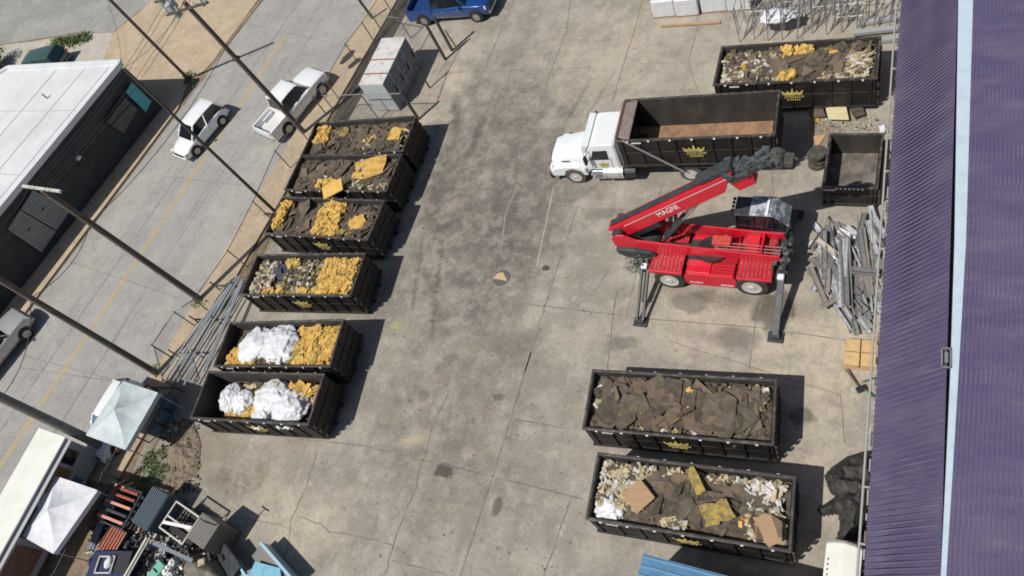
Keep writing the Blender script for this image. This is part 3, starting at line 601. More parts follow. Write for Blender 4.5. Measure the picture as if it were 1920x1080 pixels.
def car(label, kind, paint, loc, rz, L=5.7, W=2.0, glass=M_glass, group=None, name='parked_car', cat='car'):
    root = thing(name, label, cat, (*loc, .01), rz, group); hx = L / 2; hw = W / 2
    pk = kind == 'pickup'; r = .40 if pk else .34
    belt = 1.12 if pk else .98; top = 1.90 if pk else (1.60 if kind == 'hatch' else 1.45); zb = .38 if pk else .26
    mb = MB()
    if pk:
        x0 = -.98
        secs = [sect(hx - .02, hw * .80, zb + .1, 1.0, .8), sect(hx - .10, hw * .90, zb + .02, 1.08, .85), sect(hx - .5, hw * .97, zb, 1.14, .86), sect(hx - 1.1, hw, zb, 1.18, .88), sect(hx - 1.45, hw, zb, 1.17, .9), sect(x0, hw, zb, belt, .96)]
        mb.loft(secs); mb.build('body', paint, root, bevel=.02, smooth=True)
        cab = ((x0 + .02, hx - 1.40), (x0 + .20, hx - 2.05)); 
    else:
        secs = [sect(-hx + .02, hw * .82, zb + .12, belt - .16, .8), sect(-hx + .14, hw * .92, zb, belt - .06, .84), sect(-hx + .6, hw, zb, belt, .88), sect(0, hw, zb, belt - .01, .92), sect(hx - 1.25, hw, zb, belt - .05, .9), sect(hx - .6, hw * .97, zb, belt - .14, .86), sect(hx - .18, hw * .90, zb + .02, belt - .28, .84), sect(hx - .02, hw * .76, zb + .12, belt - .42, .82)]
        mb.loft(secs); mb.build('body', paint, root, bevel=.02, smooth=True)
        cab = ((-hx + .10, hx - 1.10), (-hx + .42, hx - 1.85)) if kind == 'hatch' else ((-hx + .6, hx - 1.25), (-hx + 1.35, hx - 2.05))
    (a0, a1), (b0, b1) = cab; wl, wt = hw * .93, hw * .76
    def P_(t, x0, x1, wv, z): return None
    base = [(a0, -wl, belt - .03), (a1, -wl * .94, belt - .03), (a1, wl * .94, belt - .03), (a0, wl, belt - .03)]
    topp = [(b0, -wt, top - .04), (b1, -wt * .96, top - .05), (b1, wt * .96, top - .05), (b0, wt, top - .04)]
    mb = MB(); mb.hexa(base + topp); mb.build('window_glass', glass, root)
    # roof skin with crowned shape
    mb = MB(); n = 6; secs = []
    for i in range(n + 1):
        t = i / n; x = b0 - .05 + (b1 - b0 + .10) * t; z = top - .02 + .05 * math.sin(math.pi * min(1, max(0, t * .9 + .05))); ww = wt * (1.03 - .05 * t)
        secs.append([(x, -ww, z - .08), (x, ww, z - .08), (x, ww, z - .04), (x, ww * .85, z), (x, 0, z + .02), (x, -ww * .85, z), (x, -ww, z - .04)])
    mb.loft(secs); mb.build('roof', paint, root, smooth=True, bevel=.01)
    for (i, j) in ((0, 0), (1, 1), (2, 2), (3, 3)):
        mb = MB(); p, q = Vector(base[i]), Vector(topp[j]); o_ = Vector((0, -.012 if p.y < 0 else .012, 0)); mb.bar(p + o_, q + o_, .09, .07); mb.build('pillar', paint, root)
    for s_ in (-1, 1):
        mb = MB(); t = .5; p = Vector(((a0 + a1) / 2 - (.1 if pk else -.1), s_ * wl * .985, belt)); q = Vector(((b0 + b1) / 2 + .03, s_ * wt * 1.0, top - .06)); mb.bar(p, q, .09, .05); mb.build('door_pillar', paint if not pk else M_plastic, root)
        mb = MB(); mb.box((a1 - .35, s_ * (hw + .09), belt + .08), (.14, .2, .15)); mb.build('wing_mirror', paint, root, bevel=.03)
        for dx in ((-.35, .65) if pk else (-.55, .35)):
            mb = MB(); mb.box(((a0 + a1) / 2 + dx - .1, s_ * (hw + .012), belt - .2), (.16, .025, .035)); mb.build('door_handle', M_alloy if pk else paint, root)
        for xx, nm, lm in ((hx - .16, 'headlight', M_lamp), (-hx + .10, 'tail_light', M_rlamp)):
            mb = MB(); zc = (.92 if nm == 'headlight' else 1.0) if pk else (.66 if nm == 'headlight' else .82); mb.box((xx, s_ * hw * .80, zc), (.22 if not pk else .12, .26, .16 if not pk else .24)); mb.build(nm, lm, root, bevel=.03)
        mb = MB()
        for zz in (0, 1):
            xd = (a0 + a1) / 2 - (.1 if pk else -.1) if zz else a1 - .25
            mb.box((xd, s_ * (hw - .001), belt * .5 + zb * .5), (.012, .008, belt - zb - .2))
        mb.build('door_seam', M_plastic, root)
    wx = (hx - .92, -hx + 1.15) if pk else (hx - .85, -hx + .82)
    for x in wx:
        for s_ in (-1, 1):
            mb = MB(); mb.lathe([(s_ * .0, r * .2), (s_ * .0, r * 1.17), (s_ * .07, r * 1.15), (s_ * .07, r * .2)], 24, c=(x, s_ * (hw - .062), r + .02)); mb.build('wheel_arch', M_plastic, root)
            wheel(root, x, s_ * (hw - .09), r, .24, s_)
    mb = MB(); mb.box((hx - .02, 0, zb + .16), (.14, W * .84, .20)); mb.build('front_bumper', M_steel if pk else paint, root, bevel=.04)
    mb = MB(); mb.box((-hx + .02, 0, zb + .16), (.16, W * .86, .20)); mb.build('rear_bumper', M_steel if pk else paint, root, bevel=.04)
    mb = MB(); mb.box((hx - .02, 0, .86 if pk else .56), (.09, W * .55, .26 if pk else .16)); mb.build('grille', M_plastic, root, bevel=.02)
    if pk:
        bx0, bx1 = -hx + .06, -1.01; ln = bx1 - bx0; cx = (bx0 + bx1) / 2; zt = belt + .02
        mb = MB()
        for s_ in (-1, 1): mb.box((cx, s_ * (hw - .06), (zt + zb) / 2), (ln, .12, zt - zb))
        mb.box((bx1 - .03, 0, (zt + .72) / 2), (.05, W - .24, zt - .72)); mb.build('bed_side', paint, root, bevel=.025)
        mb = MB(); mb.box((cx, 0, .70), (ln - .02, W - .24, .06))
        for s_ in (-1, 1): mb.box((-hx + 1.15, s_ * (hw - .22), .84), (.8, .2, .22))
        mb.build('bed_floor', mat('bed_liner_' + paint.name, tuple(c * .75 for c in paint.node_tree.nodes['Principled BSDF'].inputs['Base Color'].default_value[:3]), .6), root)
        mb = MB(); mb.box((-hx + .05, 0, (zt + .62) / 2), (.07, W - .26, zt - .62)); mb.build('tailgate', paint, root, bevel=.02)
    return root
def P2(*q): v = at(*q); return (v.x, v.y)
p0 = at(546, 190, .9)
car('white crew-cab pickup parked along the yard fence, its bed empty', 'pickup', M_white, (p0.x - .05, p0.y), R_(69), 5.35, 1.98, group='white vehicles on the street', name='pickup_truck', cat='pickup')
p0 = at(371, 242, .75)
car('small white hatchback in the far lane before the dark storefront', 'hatch', M_white, (p0.x, p0.y), R_(-108), 4.25, 1.80, group='white vehicles on the street')
p0 = at(838, 18, .9)
car('blue pickup at the top of the yard', 'pickup', M_blue, (p0.x, p0.y + .75), R_(-3), 5.8, 2.02, name='pickup_truck', cat='pickup')
p0 = at(-8, 655, .7)
car('silver pickup with dark glass cut by the left edge of the photo', 'pickup', M_greyp, (p0.x - .1, p0.y - .4), R_(75), 5.9, 2.0, name='pickup_truck', cat='pickup')
p0 = at(82, 112, .6)
car('dark green car behind the white-roofed shop', 'hatch', M_green, (p0.x + .2, p0.y - .5), R_(186), 5.2, 2.0, glass=M_tealglass)
p0 = at(165, 800, 1.0)
car('pale car with sky reflection coloured into its glass, half hidden under the light blue canopy', 'hatch', M_white, (p0.x + 1.25, p0.y + .7), R_(262), 4.1, 1.75, glass=mat('sky_reflection_glass', (.10, .17, .27), .15, spec=.8))  # glass base colour carries the blue of the reflected sky

# ================================================================== ROLL-OFF TRUCK
def text_mesh(body, size, ext=.004):
    cu = bpy.data.curves.new('t', 'FONT'); cu.body = body; cu.size = size; cu.extrude = ext; cu.align_x = 'CENTER'; cu.align_y = 'CENTER'
    o = bpy.data.objects.new('t', cu); C.objects.link(o); bpy.context.view_layer.update()
    me = bpy.data.meshes.new_from_object(o.evaluated_get(bpy.context.evaluated_depsgraph_get())); bpy.data.objects.remove(o); return me
def text_on(name, body, size, M, mt, parent=None):
    me = text_mesh(body, size); me.transform(M); me.materials.clear(); me.materials.append(mt)
    o = bpy.data.objects.new(name, me); C.objects.link(o); o.parent = parent; return o
tr = thing('roll_off_truck', 'white day-cab truck carrying an empty black container', 'truck', (-8.9, 21.98, .004), R_(.6))
M_frame = mat('truck_frame', (.035, .033, .032), .6, .1, col2=(.07, .065, .06), scale=5)
M_chrome = mat('polished_tank', (.62, .62, .60), .28, .6)
M_taupe = mat('tarp_housing_paint', (.20, .155, .135), .6, col2=(.26, .21, .19), scale=4)
M_taupe2 = mat('tarp_roll_maroon', (.10, .055, .05), .7)
mb = MB()
def hs(x, w_, z1, z0=.62, cr=.82): return [(x, -w_, z0), (x, w_, z0), (x, w_, z1 - .28), (x, w_ * cr, z1 - .05), (x, w_ * .3, z1), (x, -w_ * .3, z1), (x, -w_ * cr, z1 - .05), (x, -w_, z1 - .28)]
mb.loft([hs(-5.02, .66, 1.38, .75), hs(-4.92, .78, 1.5, .7), hs(-4.3, .80, 1.66), hs(-3.6, .84, 1.76), hs(-3.12, .88, 1.84)]); mb.build('hood', M_whitet, tr, bevel=.03, smooth=True)
for s_ in (-1, 1):
    mb = MB(); pf = [(-5.0, .62), (-5.04, .95), (-4.75, 1.18), (-4.2, 1.24), (-3.6, 1.20), (-3.3, 1.0), (-3.2, .62), (-3.42, .62), (-3.55, .92), (-3.9, 1.08), (-4.25, .95), (-4.4, .62)]
    mb.side(pf, s_ * .72, s_ * 1.08); mb.build('fender', M_whitet, tr, bevel=.05, seg=3)
    mb = MB(); mb.box((-5.03, s_ * .80, .98), (.10, .34, .22)); mb.build('headlight', M_lamp, tr, bevel=.02)
    mb = MB(); mb.box((-4.2, s_ * .86, 1.42), (.40, .02, .06)); mb.build('hood_vent', M_plastic, tr)
mb = MB(); mb.box((-5.08, 0, .58), (.22, 2.1, .34)); mb.build('bumper', M_plastic, tr, bevel=.05)
mb = MB(); mb.box((-5.05, 0, 1.05), (.05, 1.0, .55)); mb.build('grille', M_plastic, tr)
mb = MB(); z0, z1, z2 = 1.0, 1.86, 2.62
mb.loft([[(-3.15, -1.04, z0), (-3.15, 1.04, z0), (-3.15, 1.04, z1), (-2.72, .95, z2 - .05), (-2.72, -.95, z2 - .05), (-3.15, -1.04, z1)],
         [(-2.6, -1.06, z0), (-2.6, 1.06, z0), (-2.6, 1.06, z1), (-2.5, .99, z2), (-2.5, -.99, z2), (-2.6, -1.06, z1)],
         [(-1.62, -1.06, z0), (-1.62, 1.06, z0), (-1.62, 1.06, z1), (-1.62, .99, z2), (-1.62, -.99, z2), (-1.62, -1.06, z1)],
         [(-1.50, -1.0, z0), (-1.50, 1.0, z0), (-1.50, 1.0, z1), (-1.52, .93, z2 - .08), (-1.52, -.93, z2 - .08), (-1.50, -1.0, z1)]])
mb.build('cab', M_whitet, tr, bevel=.05, seg=3)
mb = MB(); mb.hexa([(-3.19, -.96, 1.90), (-3.17, -.96, 1.90), (-3.17, .96, 1.90), (-3.19, .96, 1.90), (-2.80, -.88, 2.50), (-2.76, -.88, 2.50), (-2.76, .88, 2.50), (-2.80, .88, 2.50)]); mb.build('windscreen', M_glass, tr)
mb = MB(); mb.side([(-3.17, 1.92), (-2.74, 2.60), (-3.04, 2.62), (-3.10, 2.52)], -.98, .98); mb.build('sun_visor', M_whitet, tr, bevel=.01)
for s_ in (-1, 1):
    mb = MB(); yy = s_ * 1.05
    mb.hexa([(-2.82, yy - .02 * s_, 1.72), (-1.95, yy - .02 * s_, 1.72), (-1.95, yy + .025 * s_, 1.72), (-2.82, yy + .025 * s_, 1.72), (-2.60, s_ * 1.0, 2.30), (-1.95, s_ * 1.0, 2.30), (-1.95, s_ * 1.035, 2.30), (-2.60, s_ * 1.035, 2.30)]); mb.build('side_window', M_glass, tr)
    mb = MB(); mb.box((-2.95, s_ * 1.32, 2.0), (.10, .22, .46)); mb.tube((-2.9, s_ * 1.05, 1.75), (-2.95, s_ * 1.3, 1.78), .02, 6); mb.tube((-2.8, s_ * 1.03, 2.3), (-2.95, s_ * 1.3, 2.22), .02, 6); mb.build('wing_mirror', M_plastic, tr, bevel=.02)
    mb = MB(); mb.box((-2.86, s_ * 1.067, 1.45), (.015, .01, .85)); mb.box((-1.88, s_ * 1.067, 1.45), (.015, .01, .85)); mb.build('door_seam', M_plastic, tr)
    mb = MB()
    mb.lathe([(-.45, .02), (-.45, .34), (.50, .34), (.50, .02)], 24, axis='X', c=(-1.95, s_ * .98, .78)); t = mb.build('fuel_tank', M_chrome, tr, bevel=.02)
    mb = MB(); [mb.lathe([(-.03, .30), (-.03, .352), (.03, .352), (.03, .30)], 24, axis='X', c=(-1.95 + dx, s_ * .98, .78)) for dx in (-.3, .32)]; mb.build('tank_strap', M_steel, t)
    mb = MB(); mb.lathe([(-.25, .02), (-.25, .30), (.25, .30), (.25, .02)], 20, axis='X', c=(-1.15, s_ * .95, .74)); mb.build('air_tank', M_plastic, tr)
    mb = MB()
    for z in (.45, .72): mb.box((-2.75, s_ * 1.02, z), (.62, .28, .04)); 
    mb.box((-2.75, s_ * .90, .6), (.6, .05, .4)); mb.build('step', M_steel, tr)
for d_ in (('cab', -1),):
    mb = MB(); crown_mesh(mb, -2.3, 1.38, .24, -1.068, -1, mat('door_emblem_gold', (.42, .36, .03), .5)); mb.build('door_emblem', None, tr)
mb = MB()
for s_ in (-1, 1): mb.box((.1, s_ * .42, .88), (9.6, .09, .26))
for x in (-3, -1.3, 0, 1.2, 2.6, 4.2, 4.8): mb.box((x, 0, .88), (.1, .8, .2))
mb.box((.9, 0, 1.10), (7.2, .16, .10)); mb.build('chassis_frame', M_frame, tr)
mb = MB()
for s_ in (-1, 1): mb.box((1.7, s_ * .5, 1.09), (6.2, .1, .14))
mb.build('hoist_rail', M_frame, tr)
wheel(tr, -3.9, -.92, .50, .30, -1, M_hub, M_dtyre); wheel(tr, -3.9, .92, .50, .30, 1, M_hub, M_dtyre)
for x in (1.55, 2.85):
    for s_ in (-1, 1):
        wheel(tr, x, s_ * .90, .50, .28, s_, M_hub, M_dtyre); wheel(tr, x, s_ * .58, .50, .26, s_, M_hub, M_dtyre)
for s_ in (-1, 1):
    mb = MB(); mb.side([(.85, .75), (.85, 1.02), (3.55, 1.02), (3.55, .75), (3.48, .75), (3.48, .97), (.92, .97), (.92, .75)], s_ * .72, s_ * 1.08); mb.build('mudguard', M_frame, tr)
mb = MB()
mb.bar((-1.42, 0, 1.9), (-1.42, 0, 1.9 + .01), .01, .01)
mb.hexa([(-1.38, -.95, 2.55), (-1.30, -.95, 2.55), (-1.30, .95, 2.55), (-1.38, .95, 2.55), (-1.42, -1.0, 3.0), (-1.30, -1.0, 3.0), (-1.30, 1.0, 3.0), (-1.42, 1.0, 3.0)])
mb.box((-1.36, -.9, 1.8), (.10, .10, 1.6)); mb.box((-1.36, .9, 1.8), (.10, .10, 1.6)); mb.build('headboard', mat('headboard_grey', (.30, .285, .275), .6), tr)
mb = MB(); mb.hexa([(-1.22, -1.0, 3.02), (-.72, -1.12, 2.96), (-.72, 1.12, 2.96), (-1.22, 1.0, 3.02), (-1.22, -1.0, 3.16), (-.68, -1.12, 3.14), (-.68, 1.12, 3.14), (-1.22, 1.0, 3.16)]); th_ = mb.build('tarp_housing', M_taupe, tr, bevel=.05)
mb = MB(); mb.lathe([(-1.0, .02), (-1.0, .09), (1.0, .09), (1.0, .02)], 14, c=(-1.27, 0, 3.10)); mb.build('tarp_roller', M_taupe2, th_)
for s_ in (-1, 1):
    mb = MB(); mb.tube((-1.0, s_ * 1.18, 3.12), (1.35, s_ * 1.26, .98), .045, 8); mb.build('tarp_arm', mat('tarp_arm_steel', (.32, .31, .30), .5, .3), tr)
    mb = MB(); mb.tube((-1.32, s_ * .72, 1.2), (-1.32, s_ * .72, 2.5), .075, 10); mb.build('exhaust', M_chrome, tr)
mb = MB(); mb.box((-.75, 0, 1.25), (.5, 1.1, .5)); mb.box((-.9, -.7, 1.35), (.35, .3, .4)); mb.build('hoist_pump', M_frame, tr, bevel=.03)
bx = make_container(6.62, 2.42, 1.93, .16, M_floor, 8, True, True)
bx['label'] = 'empty black container with rusty floor riding on the white truck'; bx['group'] = 'black roll-off containers with crown emblems'
bx.location = (-6.93, 22.02, 1.17); bx.rotation_euler = (0, 0, R_(.6))

# ================================================================== TELEHANDLER
te = thing('telehandler', 'red rotating telehandler with raised boom and outriggers down', 'telehandler', (-5.65, 16.48, .004), R_(-2.5))
mb = MB()
mb.prism([(-2.45, -.62), (2.45, -.62), (2.45, .62), (-2.45, .62)], .62, 1.14); mb.build('chassis', M_dgrey, te, bevel=.03)
for s_ in (-1, 1):
    mb = MB(); mb.side([(-.88, .42), (-1.02, .62), (-1.02, 1.05), (-.85, 1.27), (.95, 1.27), (1.05, 1.05), (1.05, .62), (.92, .42)], s_ * .55, s_ * 1.16); mb.build('side_panel', M_red, te, bevel=.04, seg=3)
mb = MB(); mb.box((-.42, -.80, 1.30), (.95, .62, .08)); mb.build('engine_cover', M_red, te, bevel=.03)
mb = MB()
for i in range(5): mb.box((.55, -1.0 + i * .14, 1.31), (.85, .06, .05))
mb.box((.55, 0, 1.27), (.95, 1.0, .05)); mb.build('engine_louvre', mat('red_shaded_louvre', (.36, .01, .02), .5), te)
for x0, x1 in ((-2.42, -1.06), (1.08, 2.40)):
    for s_ in (-1, 1):
        mb = MB(); cx = (x0 + x1) / 2; mb.box((cx, s_ * .74, 1.30), (x1 - x0, .90, .05)); mb.box((cx, s_ * 1.18, 1.25), (x1 - x0, .03, .13)); mb.box((cx, s_ * .30, 1.34), (x1 - x0, .03, .05)); mb.box((x0 + .03, s_ * .82, 1.32), (.05, .58, .06)); mb.box((x1 - .03, s_ * .82, 1.32), (.05, .58, .06))
        dk = mb.build('deck', M_red, te, bevel=.01)
        mb = MB(); n = 8
        for i in range(n): mb.box((x0 + .12 + i * (x1 - x0 - .24) / (n - 1), s_ * .74, 1.335), (.07, .80, .035))
        mb.build('grating', mat('red_worn_slats', (.22, .03, .03), .7, col2=(.42, .10, .10), scale=9), dk)
M_tyre2 = mat('machine_tyre', (.028, .028, .026), .85, col2=(.055, .052, .045), scale=8)
for x in (-1.66, 1.62):
    for s_ in (-1, 1): wheel(te, x, s_ * .95, .65, .46, s_, M_hub, M_tyre2)
# outriggers
for x, nm in ((-2.62, 'l'), (2.72, 'r')):
    mb = MB(); mb.box((x, 0, 1.05), (.42, 2.0, .42)); mb.box((x, 0, .75), (.3, 1.2, .3)); mb.build('outrigger_beam', M_dgrey, te, bevel=.03)
    for s_ in (-1, 1):
        yf = s_ * 2.92 if s_ < 0 else 2.8
        mb = MB()
        for dx in ((-.13, .13) if x < 0 else (0,)): mb.bar((x + dx, s_ * .95, 1.22), (x + dx, yf, .20), .10 if x < 0 else .24, .16)
        lg = mb.build('outrigger_leg', M_dgrey, te, bevel=.01)
        mb = MB(); mb.tube((x, s_ * 1.0, .98), (x, s_ * 2.2, .42), .06, 10); mb.build('leg_cylinder', M_dgrey, lg)
        mb = MB(); mb.box((x, yf, .05), (.58, .46, .07)); mb.box((x, yf, .15), (.34, .2, .2)); mb.build('foot', M_dgrey, lg, bevel=.02)
        mb = MB(); mb.box((x, s_ * 1.02, 1.38), (.26, .24, .18)); mb.build('leg_cap', M_lamp if s_ < 0 else M_dgrey, lg, bevel=.05, seg=3)
# turret
mb = MB(); mb.lathe([(0, .1), (0, .62), (.16, .62), (.16, .1)], 28, axis='Z', c=(0, 0, 1.30)); mb.build('slew_ring', M_plastic, te)
mb = MB()
for y in (-.34, .70): 
    mb.side([(-3.95, 1.75), (-4.0, 2.25), (-3.75, 2.55), (-3.4, 2.55), (-2.9, 2.25), (.2, 1.95), (2.6, 1.75), (2.7, 1.42), (-1.5, 1.42), (-2.4, 1.38), (-3.6, 1.45)], y - .04, y + .04)
mb.box((-3.2, .18, 1.52), (.8, 1.0, .12)); mb.box((1.5, .18, 1.48), (.5, 1.0, .12)); mb.box((1.9, .18, 1.62), (.10, 1.0, .3))
mb.build('turret', M_red, te, bevel=.025)
mb = MB(); mb.side([(-3.85, 1.40), (-3.9, 1.72), (-3.1, 1.75), (-2.4, 1.60), (-2.2, 1.42), (-2.6, 1.2), (-3.5, 1.15)], -.55, .85); mb.build('counterweight', M_dgrey, te, bevel=.06, seg=3)
PX, PZ = -3.75, 2.32; an = R_(36.5)
bd = Vector((math.cos(an), 0, math.sin(an))); bn = Vector((-math.sin(an), 0, math.cos(an))); B0 = Vector((PX, .20, PZ))
def bseg(name, t0, t1, w_, lo, hi, mt, par=te, bev=.03, cut0=0, cut1=0, yo=0):
    mb = MB(); vs = []
    for nn in (lo, hi):
        for t, y in ((t0, -w_), (t1, -w_), (t1, w_), (t0, w_)):
            tt = t + ((cut1 if t == t1 else cut0) if nn == lo else 0); p = B0 + bd * tt + bn * nn; vs.append((p.x, p.y + y + yo, p.z))
    mb.hexa(vs); return mb.build(name, mt, par, bevel=bev)
bo = bseg('boom', -.30, 6.55, .27, -.38, .34, M_red, cut0=.5, cut1=-1.0)
bseg('boom_stripe', .6, 6.4, .275, .16, .20, mat('pale_stripe', (.62, .50, .50), .5), bo, 0)
bseg('hose_tray', -.1, 6.0, .13, .345, .43, M_dgrey, bo, .02)
bseg('boom_section', 6.0, 7.05, .21, -.62, -.02, M_red, te, .02, cut1=-.3)
bseg('boom_stripe', 5.95, 7.0, .276, -.10, -.06, MATS['pale_stripe'], bo, 0)
jb = bseg('boom_head', 4.9, 6.6, .24, .36, .58, M_dgrey, te, .04, cut0=.3)
mb = MB(); q0 = B0 + bd * 6.0 + bn * .25; q1 = Vector((2.75, .2, 6.95))
mb.bar(q0, q1, .34, .36); mb.bar(q0 + Vector((.2, .26, -.1)), q1 + Vector((-.3, .24, 0)), .10, .24); mb.bar(q0 + Vector((.2, -.26, -.1)), q1 + Vector((-.3, -.24, 0)), .10, .24)
jib = mb.build('jib', M_dgrey, te, bevel=.03)
rr = random.Random(5); mb = MB()
for i in range(46):
    t = rr.random(); c = q0.lerp(q1, t) + Vector((rr.uniform(-.2, .2), rr.uniform(-.36, .36), rr.uniform(.1, .32)))
    mb.box(c, (rr.uniform(.1, .3), rr.uniform(.06, .2), rr.uniform(.06, .16)), Matrix.Rotation(rr.uniform(-.6, .6), 3, 'Y') @ Matrix.Rotation(rr.uniform(-.8, .8), 3, 'Z'))
mb.build('jib_fittings', mat('greasy_fittings', (.07, .085, .09), .45, .4, col2=(.20, .23, .24), scale=9), jib)
mb = MB(); mb.lathe([(-.28, .05), (-.28, .26), (.28, .26), (.28, .05)], 20, c=(q1.x, .2, q1.z)); mb.bar(q1, q1 + Vector((.52, 0, -.10)), .48, .26); mb.bar(q1 + Vector((.1, .2, .05)), q1 + Vector((.62, .05, -.2)), .08, .3); mb.build('tool_carrier', mat('muddy_steel', (.10, .095, .075), .7, .2, col2=(.06, .058, .05), scale=5), jib, bevel=.05)
for yy in (.06, .34):
    mb = MB(); a_ = Vector((-1.95, yy, 1.75)); b__ = B0 + bd * 4.35 + bn * -.36; b__.y = yy
    m_ = a_.lerp(b__, .55); mb.tube(a_, m_, .085, 12); cy = mb.build('lift_cylinder', M_dgrey, te); mb = MB(); mb.tube(m_, b__, .05, 10); mb.build('cylinder_rod', M_steel, cy)
mb = MB(); mb.lathe([(-.50, .1), (-.50, .25), (.50, .25), (.50, .1)], 20, c=(PX + .05, .2, PZ + .08)); mb.build('boom_pivot', M_dgrey, te, bevel=.04)
mb = MB(); mb.bar(B0 + bd * .35 + bn * -.52, B0 + bd * 2.0 + bn * -.52, .5, .25); mb.build('hose_guide', M_plastic, te)
yM = -.078
Mt = Matrix.Translation(B0 + bd * 2.95 + bn * -.04 + Vector((0, -.278, 0))) @ Matrix(((bd.x, bn.x, 0, 0), (0, 0, -1, 0), (bd.z, bn.z, 0, 0), (0, 0, 0, 1)))
text_on('boom_lettering', 'MAGNI', .36, Mt, M_tag, bo)
Ms = lambda x, z, y: Matrix.Translation((x, y, z)) @ Matrix(((1, 0, 0, 0), (0, 0, -1, 0), (0, 1, 0, 0), (0, 0, 0, 1)))
text_on('side_lettering', 'MAGNI', .17, Ms(-.55, .66, -1.167), M_tag, te)
mb = MB(); rr = random.Random(3)
for i in range(6): mb.box((.45 + i * .085, -1.168, .62), (.055, .006, .10))
mb.build('model_marking', M_tag, te)
# operator cab
mb = MB(); mb.prism([(.72, .78), (2.68, .72), (2.82, 1.1), (2.78, 1.70), (.75, 1.74)], 1.28, 1.75); cb = mb.build('operator_cab', M_dgrey, te, bevel=.05)
mb = MB(); mb.hexa([(.80, .80, 1.75), (2.66, .76, 1.75), (2.70, 1.68, 1.75), (.80, 1.70, 1.75), (.85, .86, 2.62), (2.30, .86, 2.62), (2.34, 1.64, 2.62), (.86, 1.66, 2.62)]); mb.build('cab_glass', M_glass, cb)
mb = MB(); mb.hexa([(.80, .82, 2.62), (1.50, .82, 2.62), (1.50, 1.70, 2.62), (.80, 1.70, 2.62), (.80, .82, 2.70), (1.50, .82, 2.70), (1.50, 1.70, 2.70), (.80, 1.70, 2.70)]); mb.build('cab_roof', M_dgrey, cb, bevel=.02)
bm = bmesh.new()
M_film = mat('crinkled_plastic_film', (.16, .18, .205), .16, col2=(.50, .53, .57), scale=3.2, bump=.9, bscale=7, lo=.46, hi=.60, detail=3)
mb = MB(); n = 14; vs = []
for j in range(n + 1):
    for i in range(n + 1):
        u, v = i / n, j / n; x = 1.38 + u * 1.42; y = .80 + v * .94; z = 2.71 - max(0, u - .62) * 1.6 + .03 * noise.noise(Vector((x * 5, y * 5, 2)))
        vs.append((x, y, z))
mb.add(vs, [(j * (n + 1) + i, j * (n + 1) + i + 1, (j + 1) * (n + 1) + i + 1, (j + 1) * (n + 1) + i) for j in range(n) for i in range(n)], M_film); mb.build('roof_film', M_film, cb)
mb = MB(); mb.bar((2.02, .78, 2.76), (2.02, 1.74, 2.76), .09, .03); mb.build('roof_bar', M_tag, cb)
for x, y in ((.86, .80), (1.5, .80), (2.2, .80), (.86, 1.7), (2.3, 1.7)):
    mb = MB(); mb.tube((x, y, 1.7), (x, y, 2.66), .035, 8); mb.build('cab_post', M_plastic, cb)
mb = MB()
for i in range(5): mb.box((.72, .88 + i * .18, 2.68), (.10, .08, .10))
mb.build('work_lights', M_plastic, cb)
# pumps, hoses and rails at both ends
rr = random.Random(8); mb = MB()
for x0, y0, n in ((-2.75, -.55, 26), (2.62, -.25, 38), (.2, .2, 16)):
    for i in range(n):
        mb.box((x0 + rr.uniform(-.3, .3), y0 + rr.uniform(-.5, .6), 1.3 + rr.uniform(.02, .28)), (rr.uniform(.06, .25), rr.uniform(.05, .2), rr.uniform(.05, .22)), rr.uniform(0, 3))
mb.build('hydraulic_fittings', mat('hydraulic_mix', (.035, .035, .035), .5, .3, col2=(.22, .22, .21), scale=7), te, bevel=.01, seg=1)
for y in (-.12, .02, .16): 
    mb = MB(); mb.tube((.1, y, 1.68), (2.6, y - .02, 1.62), .03, 8); mb.build('hydraulic_pipe', mat('salmon_pipe', (.36, .10, .09), .5), te)
mb = MB(); mb.box((.35, .22, 1.70), (.75, .42, .25)); mb.build('valve_cover', mat('faded_red_cover', (.55, .08, .06), .6, col2=(.45, .04, .04), scale=6), te, bevel=.04)

# ================================================================== PURPLE BUILDING (right)
pb = thing('metal_building', 'purple ribbed-metal building with a steep eave along the whole right side', 'building', (1.5, 15, 0))
M_pur = mat('purple_sheet', (.088, .074, .145), .42, .0, col2=(.165, .145, .205), scale=1.0, stretch=(.5, 1.3, .5), lo=.42, hi=.8, world=True)
M_purl = mat('purple_rib', (.112, .092, .172), .42, .0, col2=(.20, .18, .24), scale=1.1, stretch=(.5, 1.3, .5), lo=.5, hi=.8, world=True)
M_gut = mat('pale_flashing', (.50, .60, .68), .4, col2=(.44, .54, .62), scale=2)
M_conc = mat('grey_conduit', (.36, .35, .33), .5)
def bp_(mb, pts, mt=None): mb.add([(p[0] - 1.5, p[1] - 15, p[2]) for p in pts], [tuple(range(len(pts)))], mt)
ye = lambda y: .275 + .0127 * y
yr = lambda y: 1.80 + .0190 * y
Y0, Y1 = -16, 75
mb = MB(); mb.M = Matrix.Translation((-1.5, -15, 0))
mb.add([(ye(Y0), Y0, 5), (ye(Y1), Y1, 5), (yr(Y1), Y1, 7), (yr(Y0), Y0, 7)], [(0, 1, 2, 3)]); mb.build('eave_sheet', M_pur, pb)
mb = MB(); mb.M = Matrix.Translation((-1.5, -15, 0)); y = Y0; rr = random.Random(2)
while y < 60:
    a = Vector((ye(y) - .02, y, 5.015)); b = Vector((yr(y) - .01, y, 7.015)); mb.bar(a, b, .045, .013); y += .165
mb.build('eave_ribs', M_purl, pb)
mb = MB(); mb.M = Matrix.Translation((-1.5, -15, 0))
